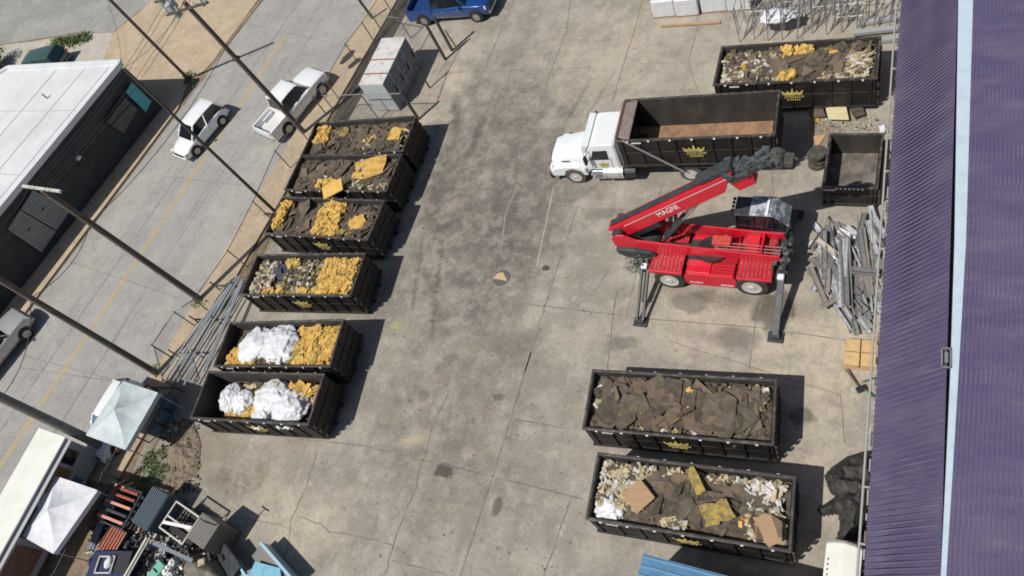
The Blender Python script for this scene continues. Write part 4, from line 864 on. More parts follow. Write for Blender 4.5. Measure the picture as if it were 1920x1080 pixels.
mb.hexa([(ye(Y0) + .25, Y0, 0), (ye(Y0) + .4, Y0, 0), (ye(Y1) + .4, Y1, 0), (ye(Y1) + .25, Y1, 0), (ye(Y0) + .25, Y0, 4.95), (ye(Y0) + .4, Y0, 4.95), (ye(Y1) + .4, Y1, 4.95), (ye(Y1) + .25, Y1, 4.95)]); mb.build('wall', M_pur, pb)
fl = [at(1797, 0, 7.03), at(1790, 450, 7.03), at(1782, 700, 7.03), at(1773, 900, 7.03), at(1764, 1080, 7.03)]
fr = [at(1825, 0, 7.03), at(1812, 450, 7.03), at(1798, 700, 7.03), at(1786, 900, 7.03), at(1775, 1080, 7.03)]
for L_ in (fl, fr): L_.insert(0, L_[0] + (L_[0] - L_[1]) * 2.2); L_.append(L_[-1] + (L_[-1] - L_[-2]) * 3)
mb = MB(); mb.M = Matrix.Translation((-1.5, -15, 0))
for i in range(len(fl) - 1):
    a, b, c, d = fl[i], fl[i + 1], fr[i + 1], fr[i]; mb.add([a, b, c, d], [(0, 1, 2, 3)]); dn = Vector((0, 0, -.12)); mb.add([a, b, b + dn, a + dn], [(0, 1, 2, 3)])
mb.build('gutter_flashing', M_gut, pb)
mb = MB(); mb.M = Matrix.Translation((-1.5, -15, 0)); sl_ = .03
def rx(p, o, z=7.06): x = p.x + o; return (x, p.y, z + o * sl_)
vs = []; 
for p in fr: vs += [rx(p, -.01), rx(p, 24)]
mb.add(vs, [(2 * i, 2 * i + 1, 2 * i + 3, 2 * i + 2) for i in range(len(fr) - 1)]); mb.build('roof_sheet', M_pur, pb)
mb = MB(); mb.M = Matrix.Translation((-1.5, -15, 0)); o_ = .06
while o_ < 5:
    for i in range(len(fr) - 1):
        a, b = Vector(rx(fr[i], o_)), Vector(rx(fr[i + 1], o_)); mb.bar(a + Vector((0, 0, .012)), b + Vector((0, 0, .012)), .035, .014)
    o_ += .105
mb.build('roof_ribs', M_purl, pb)
mb = MB(); mb.M = Matrix.Translation((-1.5, -15, 0))
mb.tube((ye(Y0) - .16, Y0, 4.92), (ye(Y1) - .16, Y1, 4.92), .035, 8)
gt = mb.build('gutter_pipe', M_conc, pb)
mb = MB(); mb.M = Matrix.Translation((-1.5, -15, 0)); y = Y0 + 1
while y < 45: mb.box((ye(y) - .08, y, 4.94), (.24, .05, .05)); y += 1.55
mb.build('brackets', M_conc, pb)
mb = MB(); mb.M = Matrix.Translation((-1.5, -15, 0)); y = 0; rr = random.Random(6)
while y < 34:
    mb = MB(); mb.M = Matrix.Translation((-1.5, -15, 0))
    d_ = rr.uniform(.15, .5); mb.box((ye(y) - .035, y, 4.965), (.035, d_, .03), mt=rr.choice((M_conc, M_conc, mat('rust_orange', (.27, .18, .09), .8), M_dfence))); y += d_ + rr.uniform(.02, .5); mb.build('eave_trim', None, pb)
q = at(1774, 671, 7.05); mb = MB(); mb.M = Matrix.Translation((q.x - 1.5, q.y - 15, 7.0))
mb.box((0, .27, .06), (.24, .04, .04)); mb.box((0, -.27, .06), (.24, .04, .04)); mb.box((.10, 0, .06), (.04, .54, .04)); mb.box((-.10, 0, .06), (.04, .54, .04)); mb.box((0, 0, .08), (.08, .3, .06)); mb.build('roof_bracket', M_galv, pb)

# ================================================================== LEFT STOREFRONT
def ray_plane(px_, py_, p0, n_):
    d = CAMR @ Vector((px_ - 960, py_ - 540, CAMF)); o = Vector((0, 0, CAMH)); t = (Vector(p0) - o).dot(n_) / d.dot(n_); return o + d * t
ZB = 4.2
A = at(228, 117, ZB); B = at(-70, 478, ZB); fd = (B - A).normalized(); fn = Vector((-fd.y, fd.x, 0));
if fn.x < 0: fn = -fn
Cc = at(16, 128, ZB); Dd = at(-120, 215, ZB)
B = A + fd * 26
sf = thing('storefront_building', 'low shop with flat white roof, facade darkened for its shade, and grey double doors', 'building', (A.x, A.y, 0))
def S_(p, z=None): return (p[0] - A.x, p[1] - A.y, p[2] if z is None else z)
back = [A, Cc, Cc + (Dd - Cc) * 4, B + (Cc - A) * 3.5, B]
M_roofw = mat('white_roof_coating', (.66, .68, .69), .6, col2=(.54, .56, .575), scale=.35, lo=.4, hi=.7)
M_fac = mat('dark_shaded_facade', (.030, .032, .034), .7, col2=(.05, .05, .052), scale=1.2)  # dark front, with its shade put into the near-black colour
mb = MB(); mb.prism([S_(p) for p in back], ZB - .25, ZB); mb.build('roof', M_roofw, sf)
for o_ in (.9, 3.4, 6.5):
    mb = MB(); a_ = A + (Cc - A).normalized() * o_; mb.bar(Vector(S_(a_ + fd * .4, ZB + .012)), Vector(S_(a_ + fd * 22, ZB + .012)), .05, .02); mb.build('roof_seam', mat('roof_seam_grey', (.42, .43, .44), .7), sf)
for o_ in (4.2, 9.5):
    mb = MB(); a_ = A + fd * o_; mb.bar(Vector(S_(a_ + (Cc - A).normalized() * .3, ZB + .014)), Vector(S_(a_ + (Cc - A).normalized() * 12, ZB + .014)), .05, .02); mb.build('roof_seam', MATS['roof_seam_grey'], sf)
mb = MB()
for a, b in zip(back, back[1:] + back[:1]):
    a_, b__ = Vector(S_(a, ZB + .09)), Vector(S_(b, ZB + .09)); mb.bar(a_, b__, .28, .18)
mb.build('parapet', M_roofw, sf, bevel=.03)
inn = [S_(Vector(p) * 1) for p in back]; cxy = Vector((sum(p[0] for p in inn) / 5, sum(p[1] for p in inn) / 5))
mb = MB(); mb.prism([(cxy.x + (p[0] - cxy.x) * .99, cxy.y + (p[1] - cxy.y) * .99) for p in inn], 0, ZB - .26); mb.build('wall', M_fac, sf)
p_f = A - fn * .02
def on_f(px_, py_, o=.03): v = ray_plane(px_, py_, A + fn * o, fn); return S_(v)
def fq(name, pts, mt, o=.04, par=sf, th=.04):
    v0 = [Vector(on_f(x, y, o)) for x, y in pts]; v1 = [Vector(p) - fn * th for p in v0]; n = len(pts); mb = MB()
    mb.add(v0 + v1, [tuple(range(n)), tuple(range(2 * n - 1, n - 1, -1))] + [(i, (i + 1) % n, n + (i + 1) % n, n + i) for i in range(n)]); return mb.build(name, mt, par)
fq('teal_sign', [(247, 154), (284, 190), (274, 210), (236, 173)], mat('teal_panel', (.10, .42, .48), .5), .12)
fq('window', [(228, 178), (258, 205), (232, 250), (196, 228)], M_glass, .03)
M_door = mat('grey_metal_door', (.30, .30, .285), .6, col2=(.24, .24, .23), scale=4)
gx = Vector((0, 0, 1))
dA, dB, dC, dD = (62, 357), (133, 393), (78, 473), (15, 430)
def lerp2(a, b, t): return (a[0] + (b[0] - a[0]) * t, a[1] + (b[1] - a[1]) * t)
for t0, t1 in ((0, .485), (.515, 1)):
    dr = fq('door', [lerp2(dA, dD, t0), lerp2(dB, dC, t0), lerp2(dB, dC, t1), lerp2(dA, dD, t1)], M_door, .06)
    for k in range(1, 8):
        tt = t0 + (t1 - t0) * k / 8; fq('door_groove', [lerp2(dA, dD, tt), lerp2(dB, dC, tt), lerp2(dB, dC, tt + .008), lerp2(dA, dD, tt + .008)], M_fac, .066, dr, .01)
    tc = (t0 + t1) / 2; m1 = lerp2(lerp2(dA, dD, tc - .03), lerp2(dB, dC, tc - .03), .42); m2 = lerp2(lerp2(dA, dD, tc + .03), lerp2(dB, dC, tc + .03), .42)
    fq('door_handle', [m1, (m1[0] + 3, m1[1] + 1.5), (m2[0] + 3, m2[1] + 1.5), m2], M_plastic, .09, dr, .03)
for pts in (((240, 143), (70, 340)), ((250, 190), (107, 350))):
    a_, b__ = Vector(on_f(*pts[0], .08)), Vector(on_f(*pts[1], .08)); mb = MB(); mb.tube(a_, b__, .02, 6); mb.build('facade_cable', M_wire, sf)
v = Vector(on_f(147, 296, .2)); mb = MB(); mb.box(v, (.22, .3, .2)); mb.build('wall_lamp', M_tag, sf, bevel=.03)
v = at(88, 184, ZB + .02); mb = MB(); mb.tube((v.x - A.x, v.y - A.y, ZB), (v.x - A.x, v.y - A.y, ZB + .4), .07, 10); mb.build('roof_vent', M_galv, sf)

# ================================================================== POLES AND WIRES
def pole(label, base, top, zt, r=.15, r2=.11, name='utility_pole', m_=M_pole):
    b = at(*base); t = at(*top, zt); o = thing(name, label, 'pole', (b.x, b.y, 0), 0, 'utility poles along the street')
    mb = MB(); n = 8; prev = Vector((0, 0, -.02)); tt = t - b
    for i in range(n): q = Vector((0, 0, 0)).lerp(tt, (i + 1) / n); mb.tube(prev, q, r + (r2 - r) * i / n, 12, r + (r2 - r) * (i + 1) / n); prev = q
    mb.build('shaft', m_, o, smooth=False); return o, b, t
o1, b1, t1 = pole('tallest wooden pole carrying three transformers, standing behind the white pickup', (572, 250), (345, 4), 10.4, .16, .12)
def loc(o, p): return Vector(p) - o.location
o2, b2, t2 = pole('pole with a pale cross-arm ending in front of the grey double doors', (377, 563), (80, 356), 10.0, .18, .14)
o3, b3, t3 = pole('pole leaning across the centre line, between the pale cross-arm pole and the weeds', (298, 702), (-60, 489), 10.6, .17, .13)
o4, b4, t4 = pole('thick grey pole above the food trailer roof', (213, 846), (-80, 706), 8.0, .24, .2, m_=mat('grey_pole', (.14, .13, .115), .7, col2=(.19, .18, .165), scale=4))
mb = MB(); mb.bar(loc(o4, b4.lerp(t4, .20)) + Vector((.0, .1, .24)), loc(o4, b4.lerp(t4, .9)) + Vector((0, .1, .22)), .09, .04); mb.build('pole_highlight', mat('pale_highlight', (.50, .52, .54), .4), o4)  # pale bar stands in for the bright highlight along this pole
o5, b5, t5 = pole('slim bare pole rising between the container with the foam band and the road', (517, 398), (232, 128), 10.9, .10, .075, m_=M_dfence)
o6, b6, t6 = pole('bare pole on the far pavement beside the driveway corner', (353, 148), (195, -12), 9.0, .12, .10)
o7, b7, t7 = pole('short leaning post at the top of the yard fence', (700, 36), (672, -2), 1.9, .09, .08, m_=M_dfence)
mb = MB(); mb.bar(loc(o2, at(43, 349, 10.0)), loc(o2, at(114, 359, 10.0)), .12, .12); mb.build('cross_arm', mat('pale_arm', (.55, .54, .50), .6), o2, bevel=.01)
# pole 1: arms, transformers, insulators
ca, cb_ = at(312, 28, 10.1), at(390, 4, 10.1)
mb = MB(); mb.bar(loc(o1, ca), loc(o1, cb_), .12, .12); mb.bar(loc(o1, ca) + Vector((0, 0, .8)), loc(o1, cb_) + Vector((0, 0, .8)), .1, .1); arm = mb.build('cross_arm', M_pole, o1)
mb = MB()
for i, t in enumerate((.05, .3, .7, .95)): 
    q = loc(o1, ca.lerp(cb_, t)); mb = MB(); mb.tube(q, q + Vector((0, 0, .28)), .06, 10, .04); mb.build('insulator', M_tag, arm)
for i, pxy in enumerate(((328, 14), (322, 22), (336, 30))):
    q = loc(o1, at(*pxy, 9.0)); mb = MB(); mb.tube(q, q + Vector((0, 0, .85)), .24, 16); tf = mb.build('transformer', mat('transformer_grey', (.38, .40, .40), .5), o1, bevel=.03)
    mb = MB(); mb.tube(q + Vector((.08, 0, .85)), q + Vector((.08, 0, 1.1)), .05, 8); mb.build('bushing', M_tag, tf)
q = loc(o1, at(384, 10, 9.6)); mb = MB(); mb.tube(q, q + Vector((0, 0, .5)), .12, 12); mb.build('fuse_cutout', M_tag, o1)
mb = MB(); q = loc(o1, b1.lerp(t1, .62)); mb.box(q, (.4, .3, .12)); mb.build('cable_clamp', M_dfence, o1)
def wire(label, pts, r=.014, sag=.35):
    mb = MB()
    for a, b in zip(pts, pts[1:]):
        a = Vector(a); b = Vector(b); n = 12; prev = a
        for i in range(1, n + 1): t = i / n; q = a.lerp(b, t) - Vector((0, 0, sag * 4 * t * (1 - t))); mb.tube(prev, q, r, 5); prev = q
    o = mb.build('overhead_wire', M_wire); tag(o, label, 'wire', 'overhead wires along the street')
up_ = (t1 - t2).normalized() * 40
for i, (dx, dz) in enumerate(((-.95, .3), (-.5, .3), (.5, .3), (.95, .3))):
    wire(['wire nearest the shop front between the street pole tops', 'second wire from the shop front between the street pole tops', 'third wire from the shop front between the street pole tops', 'wire nearest the yard between the street pole tops'][i], [t3 + Vector((dx * .6, 0, .1)) + (t3 - t2) * 0, t2 + Vector((dx * .8, 0, .15)), t1 + Vector((dx, -.2 * dx, dz)), t1 + up_ + Vector((dx, 0, 1))], .011)
wire('black service wire running from the bare far pole toward the white roof', [t6 + Vector((0, 0, -.1)), A + Vector((.2, -.3, .1))], .012, .4)
wire('black cable crossing above the yard side of the road, low on the poles', [b4.lerp(t4, .75), b3.lerp(t3, .72), b2.lerp(t2, .74), b1.lerp(t1, .70), b1.lerp(t1, .70) + up_], .018, .5)
wire('wire hanging from the transformer pole toward the slim bare pole', [t1, t5], .010, .3)

# ================================================================== CHAIN-LINK FENCES
def fence(label, pts, h=1.75, posts=None, step=2.4, mesh=True, m_=M_fence, rp=.035, dens=.16):
    pts = [Vector((p[0], p[1], 0)) for p in pts]; o = thing('chain_link_fence', label, 'fence', pts[0]); L0 = pts[0]
    mb = MB()
    for a, b in zip(pts, pts[1:]): mb.tube(a - L0 + Vector((0, 0, h)), b - L0 + Vector((0, 0, h)), .025, 6)
    mb.build('top_rail', m_, o); wb = MB()
    for a, b in zip(pts, pts[1:]):
        ln = (b - a).length; n = max(1, round(ln / step)); d = (b - a) / ln
        for i in range(n + (1 if b is pts[-1] else 0)):
            q = a + d * (ln * i / n) - L0; mb = MB(); mb.tube(q + Vector((0, 0, -.05)), q + Vector((0, 0, h + .08)), rp, 8); mb.build('post', m_, o)
        if mesh:
            x = -h
            while x < ln:
                for s_ in (0, 1):
                    x0, x1 = (x, x + h) if s_ == 0 else (x + h, x); 
                    za, zb_ = 0.05, h
                    def cl(xx, zz, xo, zo):
                        if xx < 0: t = (0 - xx) / (xo - xx); return 0, zz + (zo - zz) * t
                        if xx > ln: t = (ln - xx) / (xo - xx); return ln, zz + (zo - zz) * t
                        return xx, zz
                    if max(x0, x1) <= 0 or min(x0, x1) >= ln: continue
                    A0 = cl(x0, za, x1, zb_); A1 = cl(x1, zb_, x0, za)
                    p, q = a - L0 + d * A0[0] + Vector((0, 0, A0[1])), a - L0 + d * A1[0] + Vector((0, 0, A1[1])); wb.tube(p, q, .0028, 3)
                x += dens
    if mesh: wb.build('wire_mesh', m_, o)
    return o
G = lambda x, y: at(x, y)
fence('long chain-link fence between the road pavement and the left row of containers', [G(770, -25), G(703, 80), G(673, 120), G(637, 187), G(615, 218), G(547, 317), G(508, 410), G(463, 500), G(402, 590), G(367, 612), G(327, 673)], 1.65)
fence('chain-link fence from the pipes down past the weeds', [G(327, 673), G(345, 735), G(280, 830), G(238, 905), G(200, 985), G(150, 1090)], 1.5, m_=M_dfence)
fence('chain-link side of the enclosure, between the storage box and the containers', [G(640, 225), G(785, 224)], 2.1)
fence('chain-link gate side of the enclosure, on the yard side of the storage box', [G(785, 224), G(806, 165), G(835, 111)], 2.1, step=1.6, m_=M_dfence, rp=.05)
fence('short chain-link return fence at the blue pickup', [G(718, 62), G(770, 72)], 1.6)
for i, (bq, tq, z, lab) in enumerate((((785, 224), (749, 171), 2.3, 'dark gate post nearest the containers'), ((835.5, 112), (798, 52), 2.6, 'dark gate post beside the wooden plank'), ((848, 95), (808, 36), 2.6, 'dark gate post just below the blue pickup'))):
    b = at(*bq); mb = MB(); mb.bar(Vector((0, 0, 0)), Vector((0, 0, z)), .13, .13); o = mb.build('gate_post', M_dfence); o.location = b; tag(o, lab, 'post', 'gate posts of the enclosure')
b = at(858, 93); t = at(833, 54, 1.7); mb = MB(); mb.bar(b + Vector((0, 0, .03)), t, .10, .07); o = mb.build('wooden_post', mat('new_lumber', (.55, .40, .22), .7)); tag(o, 'pale wooden plank leaning upright by the gate', 'plank')

# ================================================================== STORAGE BOX
q1, q2 = at(672, 159, 2.3), at(760, 69, 2.3); q3 = at(717, 158, 2.3)
bl = at(706, 206); br = at(753, 208); ba = math.atan2((at(760, 69, 2.2) - at(717, 158, 2.2)).y, (at(760, 69, 2.2) - at(717, 158, 2.2)).x)
a0 = at(672, 159, 2.2); a1 = at(717, 158, 2.2); a2 = at(760, 69, 2.2); a3 = a0 + (a2 - a1)
st = thing('storage_box', 'pale grey steel storage box inside the chain-link enclosure', 'storage box', (a1.x, a1.y, 0))
def T_(p, z): return (p.x - a1.x, p.y - a1.y, z)
M_sb = mat('pale_box_steel', (.50, .54, .56), .5, col2=(.42, .46, .48), scale=2.5); M_sbd = mat('blue_grey_doors', (.17, .20, .235), .5, col2=(.13, .155, .18), scale=3)
mb = MB(); mb.hexa([T_(p, .1) for p in (a0, a1, a2, a3)] + [T_(p, 2.14) for p in (a0, a1, a2, a3)]); mb.build('body', M_sb, st, bevel=.02)
mb = MB(); mb.hexa([T_(p, 2.142) for p in (a0, a1, a2, a3)] + [T_(p, 2.2) for p in (a0, a1, a2, a3)]); rf = mb.build('roof', mat('weathered_roof', (.60, .585, .56), .6, col2=(.38, .34, .31), scale=1.8, lo=.5, hi=.72), st)
for t in (.22, .52):
    p, q = a0.lerp(a3, t), a1.lerp(a2, t); mb = MB(); mb.bar(Vector(T_(p, 2.215)), Vector(T_(q, 2.215)), .07, .03); mb.build('roof_seam', mat('rust_seam', (.28, .09, .06), .8), rf)
dn = (a1 - a0).normalized() * .03
for k in range(4):
    p, q = a1.lerp(a2, .02 + k * .245), a1.lerp(a2, .235 + k * .245); mb = MB(); mb.hexa([T_(p, .16), T_(q, .16), T_(q + dn, .16), T_(p + dn, .16), T_(p, 2.08), T_(q, 2.08), T_(q + dn, 2.08), T_(p + dn, 2.08)]); dr = mb.build('door', M_sbd, st)
    mb = MB(); c = p.lerp(q, .8) + dn * 1.8; mb.box(T_(c, 1.1), (.06, .10, .4)); mb.build('handle', M_plastic, dr)
mb = MB(); p, q = a1 + dn * 1.5, a2 + dn * 1.5; mb.bar(Vector(T_(p, 1.25)), Vector(T_(q, 1.25)), .04, .05); mb.build('lock_bar', M_galv, st)

# ================================================================== METAL STUDS, BOARDS, TARP (right side)
def stud_mesh(L):
    mb = MB(); w_, h_, t = .20, .06, .006
    mb.box((0, 0, t / 2), (L, w_, t)); mb.box((0, w_ / 2, h_ / 2), (L, t, h_)); mb.box((0, -w_ / 2, h_ / 2), (L, t, h_)); mb.box((0, w_ / 2 - .012, h_), (L, .024, t)); mb.box((0, -w_ / 2 + .012, h_), (L, .024, t)); return mb
M_stud = [mat('bright_galvanised', (.62, .64, .66), .38, .35, col2=(.38, .39, .41), scale=5, lo=.4, hi=.62), mat('dull_galvanised', (.27, .27, .265), .5, .4, col2=(.19, .185, .18), scale=6), mat('tan_galvanised', (.33, .30, .26), .5, .3, col2=(.24, .22, .19), scale=6)]
protos = []
for L_ in (1.0, 1.6, 2.3, 3.0):
    for mt in M_stud:
        o = stud_mesh(L_).build('metal_stud', mt); protos.append((L_, o))
rr = random.Random(12); used = set()
def put_stud(x, y, ang, L_, z, tilt, mi, lab='loose grey metal stud in the tangled heap beside the purple building'):
    k = min(range(4), key=lambda i: abs((1.0, 1.6, 2.3, 3.0)[i] - L_)) * 3 + mi; o = protos[k][1]
    if k in used: o = o.copy(); C.objects.link(o)
    used.add(k); o.location = (x, y, z); o.rotation_euler = (rr.choice((0, R_(180), R_(90), R_(20))), R_(tilt), R_(ang)); tag(o, lab, 'metal stud', 'loose metal studs heaped by the purple building')
def stud_px(a, b, z, mi):
    p, q = at(*a, z), at(*b, z); d = q - p; c = (p + q) / 2; put_stud(c.x, c.y, math.degrees(math.atan2(d.y, d.x)), d.length, z, rr.uniform(-3, 3), mi)
q_ = lambda x, y: (1500 + x / 3, 390 + y / 3)
hero = [((230, 150), (245, 560), .62, 1), ((250, 155), (262, 570), .64, 1), ((268, 160), (285, 570), .60, 1), ((235, 200), (225, 540), .55, 0), ((255, 160), (240, 560), .66, 0), ((285, 340), (445, 352), .66, 1), ((285, 368), (445, 380), .58, 1), ((90, 165), (210, 470), .35, 0), ((110, 160), (230, 430), .4, 1),
        ((120, 430), (275, 660), .15, 0), ((135, 330), (240, 540), .3, 1), ((70, 470), (130, 350), .12, 0), ((150, 80), (175, 300), .25, 1), ((175, 90), (190, 330), .2, 1), ((330, 110), (385, 510), .5, 1), ((350, 110), (400, 480), .52, 2), ((385, 80), (470, 210), .4, 0), ((420, 60), (475, 160), .45, 0), ((305, 590), (385, 700), .12, 0), ((315, 545), (410, 690), .15, 1),
        ((250, 560), (300, 710), .1, 1), ((285, 580), (325, 715), .12, 1), ((360, 150), (345, 420), .35, 0), ((400, 200), (430, 500), .3, 2), ((455, 250), (430, 350), .35, 0), ((300, 400), (370, 560), .25, 0), ((180, 420), (250, 560), .4, 0), ((290, 170), (300, 330), .3, 1)]
for a, b, z, mi in hero: stud_px(q_(*a), q_(*b), z, mi)
for i in range(105):
    x, y = rr.uniform(95, 465), rr.uniform(140, 560)
    if x + .9 * (y - 140) < 120: continue
    if y > 480 and x < 200: continue
    a_ = rr.gauss(-62, 22) if rr.random() < .75 else rr.uniform(0, 180); p = at(*q_(x, y)); put_stud(p.x, p.y, a_, rr.choice((1.0, 1.0, 1.6, 1.6, 2.3)), rr.uniform(.05, .45), rr.uniform(-9, 9), rr.choice((0, 0, 1, 1, 2)))
M_fiber = mat('tan_insulation_pack', (.60, .41, .20), .85, col2=(.48, .32, .16), scale=4, bump=.3)
p00, p10, p01 = at(1582, 633, .32), at(1641, 633, .32), at(1582, 683, .32)
sk = thing('insulation_stack', 'stack of four tan insulation packs south of the stud heap', 'insulation', (p01.x, p01.y, 0))
wx_, wy_ = (p10 - p00).length, (p00 - p01).length
for i in range(2):
    for j in range(2):
        mb = MB(); mb.box((wx_ * (.27 + i * .5 * 1.02) - .02, wy_ * (.25 + j * .5), .17), (wx_ * .5 - .02, wy_ * .5 - .025, .32)); mb.build('pack', M_fiber, sk, bevel=.03)
mb = MB(); mb.box((wx_ * .5, wy_ * .02, .02), (wx_ + .1, .10, .05)); mb.box((wx_ * .5, wy_ * .98, .02), (wx_ + .1, .10, .05)); mb.box((wx_ * .5, wy_ * .5, .335), (wx_, .03, .012)); mb.build('batten', D_tan, sk)
a_, b__ = at(1586, 692, .25), at(1612, 728, .05)
sh_ = thing('push_scraper', 'rusty scraper with black blade and green bar beside the insulation stack', 'tool', (b__.x, b__.y, 0))
mb = MB(); mb.tube(Vector((0, 0, .08)), a_ - Vector((b__.x, b__.y, 0)), .035, 8); mb.build('handle', mat('rusty_brown', (.12, .075, .05), .8), sh_)
mb = MB(); mb.box((.05, -.05, .12), (.34, .22, .10), R_(30)); mb.build('blade', M_plastic, sh_, bevel=.02)
mb = MB(); mb.tube(at(1618, 716, .2) - sh_.location, at(1640, 708, .2) - sh_.location, .03, 8); mb.tube(at(1622, 730, .2) - sh_.location, at(1638, 745, .2) - sh_.location, .03, 8); mb.build('green_bar', mat('green_enamel', (.04, .14, .09), .5), sh_)
# black tarp heap
M_btarp = mat('black_tarp', (.022, .022, .021), .62, spec=.35, col2=(.06, .057, .052), scale=4, bump=1, bscale=7)
tp = at(1590, 905, .3)
def draped(name, label, cat, outline_px, z, mt, seed, amp=.3, gh=44, group=None):
    """a thick crumpled sheet lying over things, with the outline it has on the ground"""
    poly = [at(x, y, z) for x, y in outline_px]; x0 = min(p.x for p in poly); x1 = max(p.x for p in poly); y0 = min(p.y for p in poly); y1 = max(p.y for p in poly)
    def inside(x, y):
        c = False; n = len(poly)
        for i in range(n):
            a, b = poly[i], poly[(i + 1) % n]
            if (a.y > y) != (b.y > y) and x < (b.x - a.x) * (y - a.y) / (b.y - a.y) + a.x: c = not c
        return c
    def edge(x, y): return min(((Vector((x, y)) - Vector((a.x, a.y)) - (Vector((b.x - a.x, b.y - a.y)) * max(0, min(1, ((x - a.x) * (b.x - a.x) + (y - a.y) * (b.y - a.y)) / max(1e-6, (b.x - a.x) ** 2 + (b.y - a.y) ** 2))))).length) for a, b in zip(poly, poly[1:] + poly[:1]))
    nx = gh; ny = int(gh * (y1 - y0) / (x1 - x0)); idx = {}; vs = []; fs = []
    def vid(i, j):
        if (i, j) not in idx:
            x = x0 + (x1 - x0) * i / nx; y = y0 + (y1 - y0) * j / ny; e = min(1, edge(x, y) / .45) if inside(x, y) else 0; q = Vector((x, y, seed))
            h_ = z * e ** .5 + amp * e * (noise.noise(q * .9) + .6 * (.5 - abs(noise.noise(q * 2.1))) + .35 * (.4 - abs(noise.noise(q * 5)))); idx[(i, j)] = len(vs); vs.append((x, y, max(.01, h_)))
        return idx[(i, j)]
    for i in range(nx):
        for j in range(ny):
            if inside(x0 + (x1 - x0) * (i + .5) / nx, y0 + (y1 - y0) * (j + .5) / ny): fs.append((vid(i, j), vid(i + 1, j), vid(i + 1, j + 1), vid(i, j + 1)))
    mb = MB(); mb.add(vs, fs); o = mb.build(name, mt, smooth=True); so_ = o.modifiers.new('thick', 'SOLIDIFY'); so_.thickness = .01
    return tag(o, label, cat, group)
draped('tarp', 'crumpled black plastic tarp heap beside the purple building', 'tarp', [(1622, 838), (1590, 848), (1560, 868), (1545, 885), (1555, 915), (1565, 925), (1532, 948), (1540, 962), (1572, 958), (1575, 980), (1568, 1005), (1615, 1010), (1650, 900), (1650, 838)], .45, M_btarp, 3.3, .45)
# white trailer at the bottom
wt_ = thing('box_trailer', 'cream-white box trailer with curved roof front at the bottom edge', 'trailer', (-.28, 3.2, 0), R_(-2))
M_cwhite = mat('cream_white_panel', (.74, .73, .68), .5, col2=(.68, .665, .61), scale=1.5)
mb = MB(); secs = []
for x in (-.5, -.3, 0, .3, .5):
    zt_ = 2.2 + .05 * math.cos(x * 3); ye_ = 2.52 + .10 * math.cos(x * 3)
    secs.append([(x, -3.5, .5), (x, ye_ - .02, .5), (x, ye_, zt_ - .12), (x, ye_ - .12, zt_), (x, -3.5, zt_)])
mb.loft(secs); mb.build('body', M_cwhite, wt_, bevel=.03)
mb = MB(); mb.box((0, 0, .42), (.8, 5, .12)); mb.build('chassis', M_frame, wt_)
for y in (-.5, .4):
    for s_ in (-1, 1): mb = MB(); mb.lathe([(-.09, .08), (-.09, .33), (.09, .33), (.09, .08)], 18, axis='X', c=(s_ * .45, y, .33)); mb.build('wheel', M_tyre, wt_)
rr = random.Random(9); mb = MB()
for i in range(7): mb.box((-.40 + rr.uniform(-.01, .01), 1.95 - i * .15, 2.245), (.045, .02, .012)); mb.box((-.415, 1.92 - i * .15, 2.245), (.014, .05, .012))
mb.build('roof_marking', M_dgrey, wt_)
# blue roofed box
M_broof = mat('blue_ribbed_metal', (.085, .20, .36), .4, .2, col2=(.11, .26, .42), scale=2)
a_ = at(1208, 1040, 2.4); b__ = at(1350, 1078, 2.4); ang = math.atan2(b__.y - a_.y, b__.x - a_.x)
bc = thing('blue_container', 'blue box with ribbed metal roof at the bottom of the yard', 'container', (a_.x, a_.y, 0), ang)
mb = MB(); mb.box((2.9, -1.22, 1.22), (5.8, 2.4, 2.2)); mb.build('body', M_broof, bc, bevel=.02)
mb = MB(); mb.box((2.9, -1.22, 2.36), (5.9, 2.5, .06)); rf = mb.build('roof', M_broof, bc)
mb = MB()
for i in range(9): mb.box((2.9, -.06 - i * .29, 2.40), (5.88, .07, .05))
mb.build('roof_ribs', mat('blue_rib', (.15, .30, .45), .4, .2), rf, bevel=.01, seg=1)
mb = MB()
for i in range(18): mb.box((.2 + i * .32, -.012, 1.2), (.10, .05, 2.1)); 
mb.build('side_corrugation', M_broof, bc)
# scraps and plates behind the small bin
def plate(label, pts, z, th, mt, name='plate', cat='panel', group=None, tilt=None):
    P3 = [at(x, y, z) for x, y in pts]; c = sum(P3, Vector()) / len(P3); mb = MB(); mb.prism([(p.x - c.x, p.y - c.y) for p in P3], 0, th); o = mb.build(name, mt, bevel=.008, seg=1); o.location = (c.x, c.y, z - th + (0 if tilt else 0))
    if tilt: o.rotation_euler = [R_(t) for t in tilt]
    return tag(o, label, cat, group)
plate('brown board lying left of the cream board by the white-strip container', [(1512, 198), (1540, 193), (1548, 218), (1520, 220)], .25, .04, D_dark, 'scrap_board', 'board', 'boards dropped beside the white-strip container')
plate('cream board lying between the two brown boards', [(1548, 202), (1586, 197), (1592, 224), (1554, 223)], .3, .05, mat('pale_yellow_board', (.62, .57, .36), .85, col2=(.54, .47, .28), scale=4), 'scrap_board', 'board', 'boards dropped beside the white-strip container')
plate('brown board lying right of the cream board', [(1592, 203), (1618, 200), (1622, 214), (1602, 221)], .25, .04, D_dark2, 'scrap_board', 'board', 'boards dropped beside the white-strip container')
plate('orange-tan triangular board scrap left of the small open bin', [(1524, 255), (1549, 252), (1532, 277)], .06, .02, mat('orange_tan', (.50, .30, .17), .9), 'scrap_board', 'board')
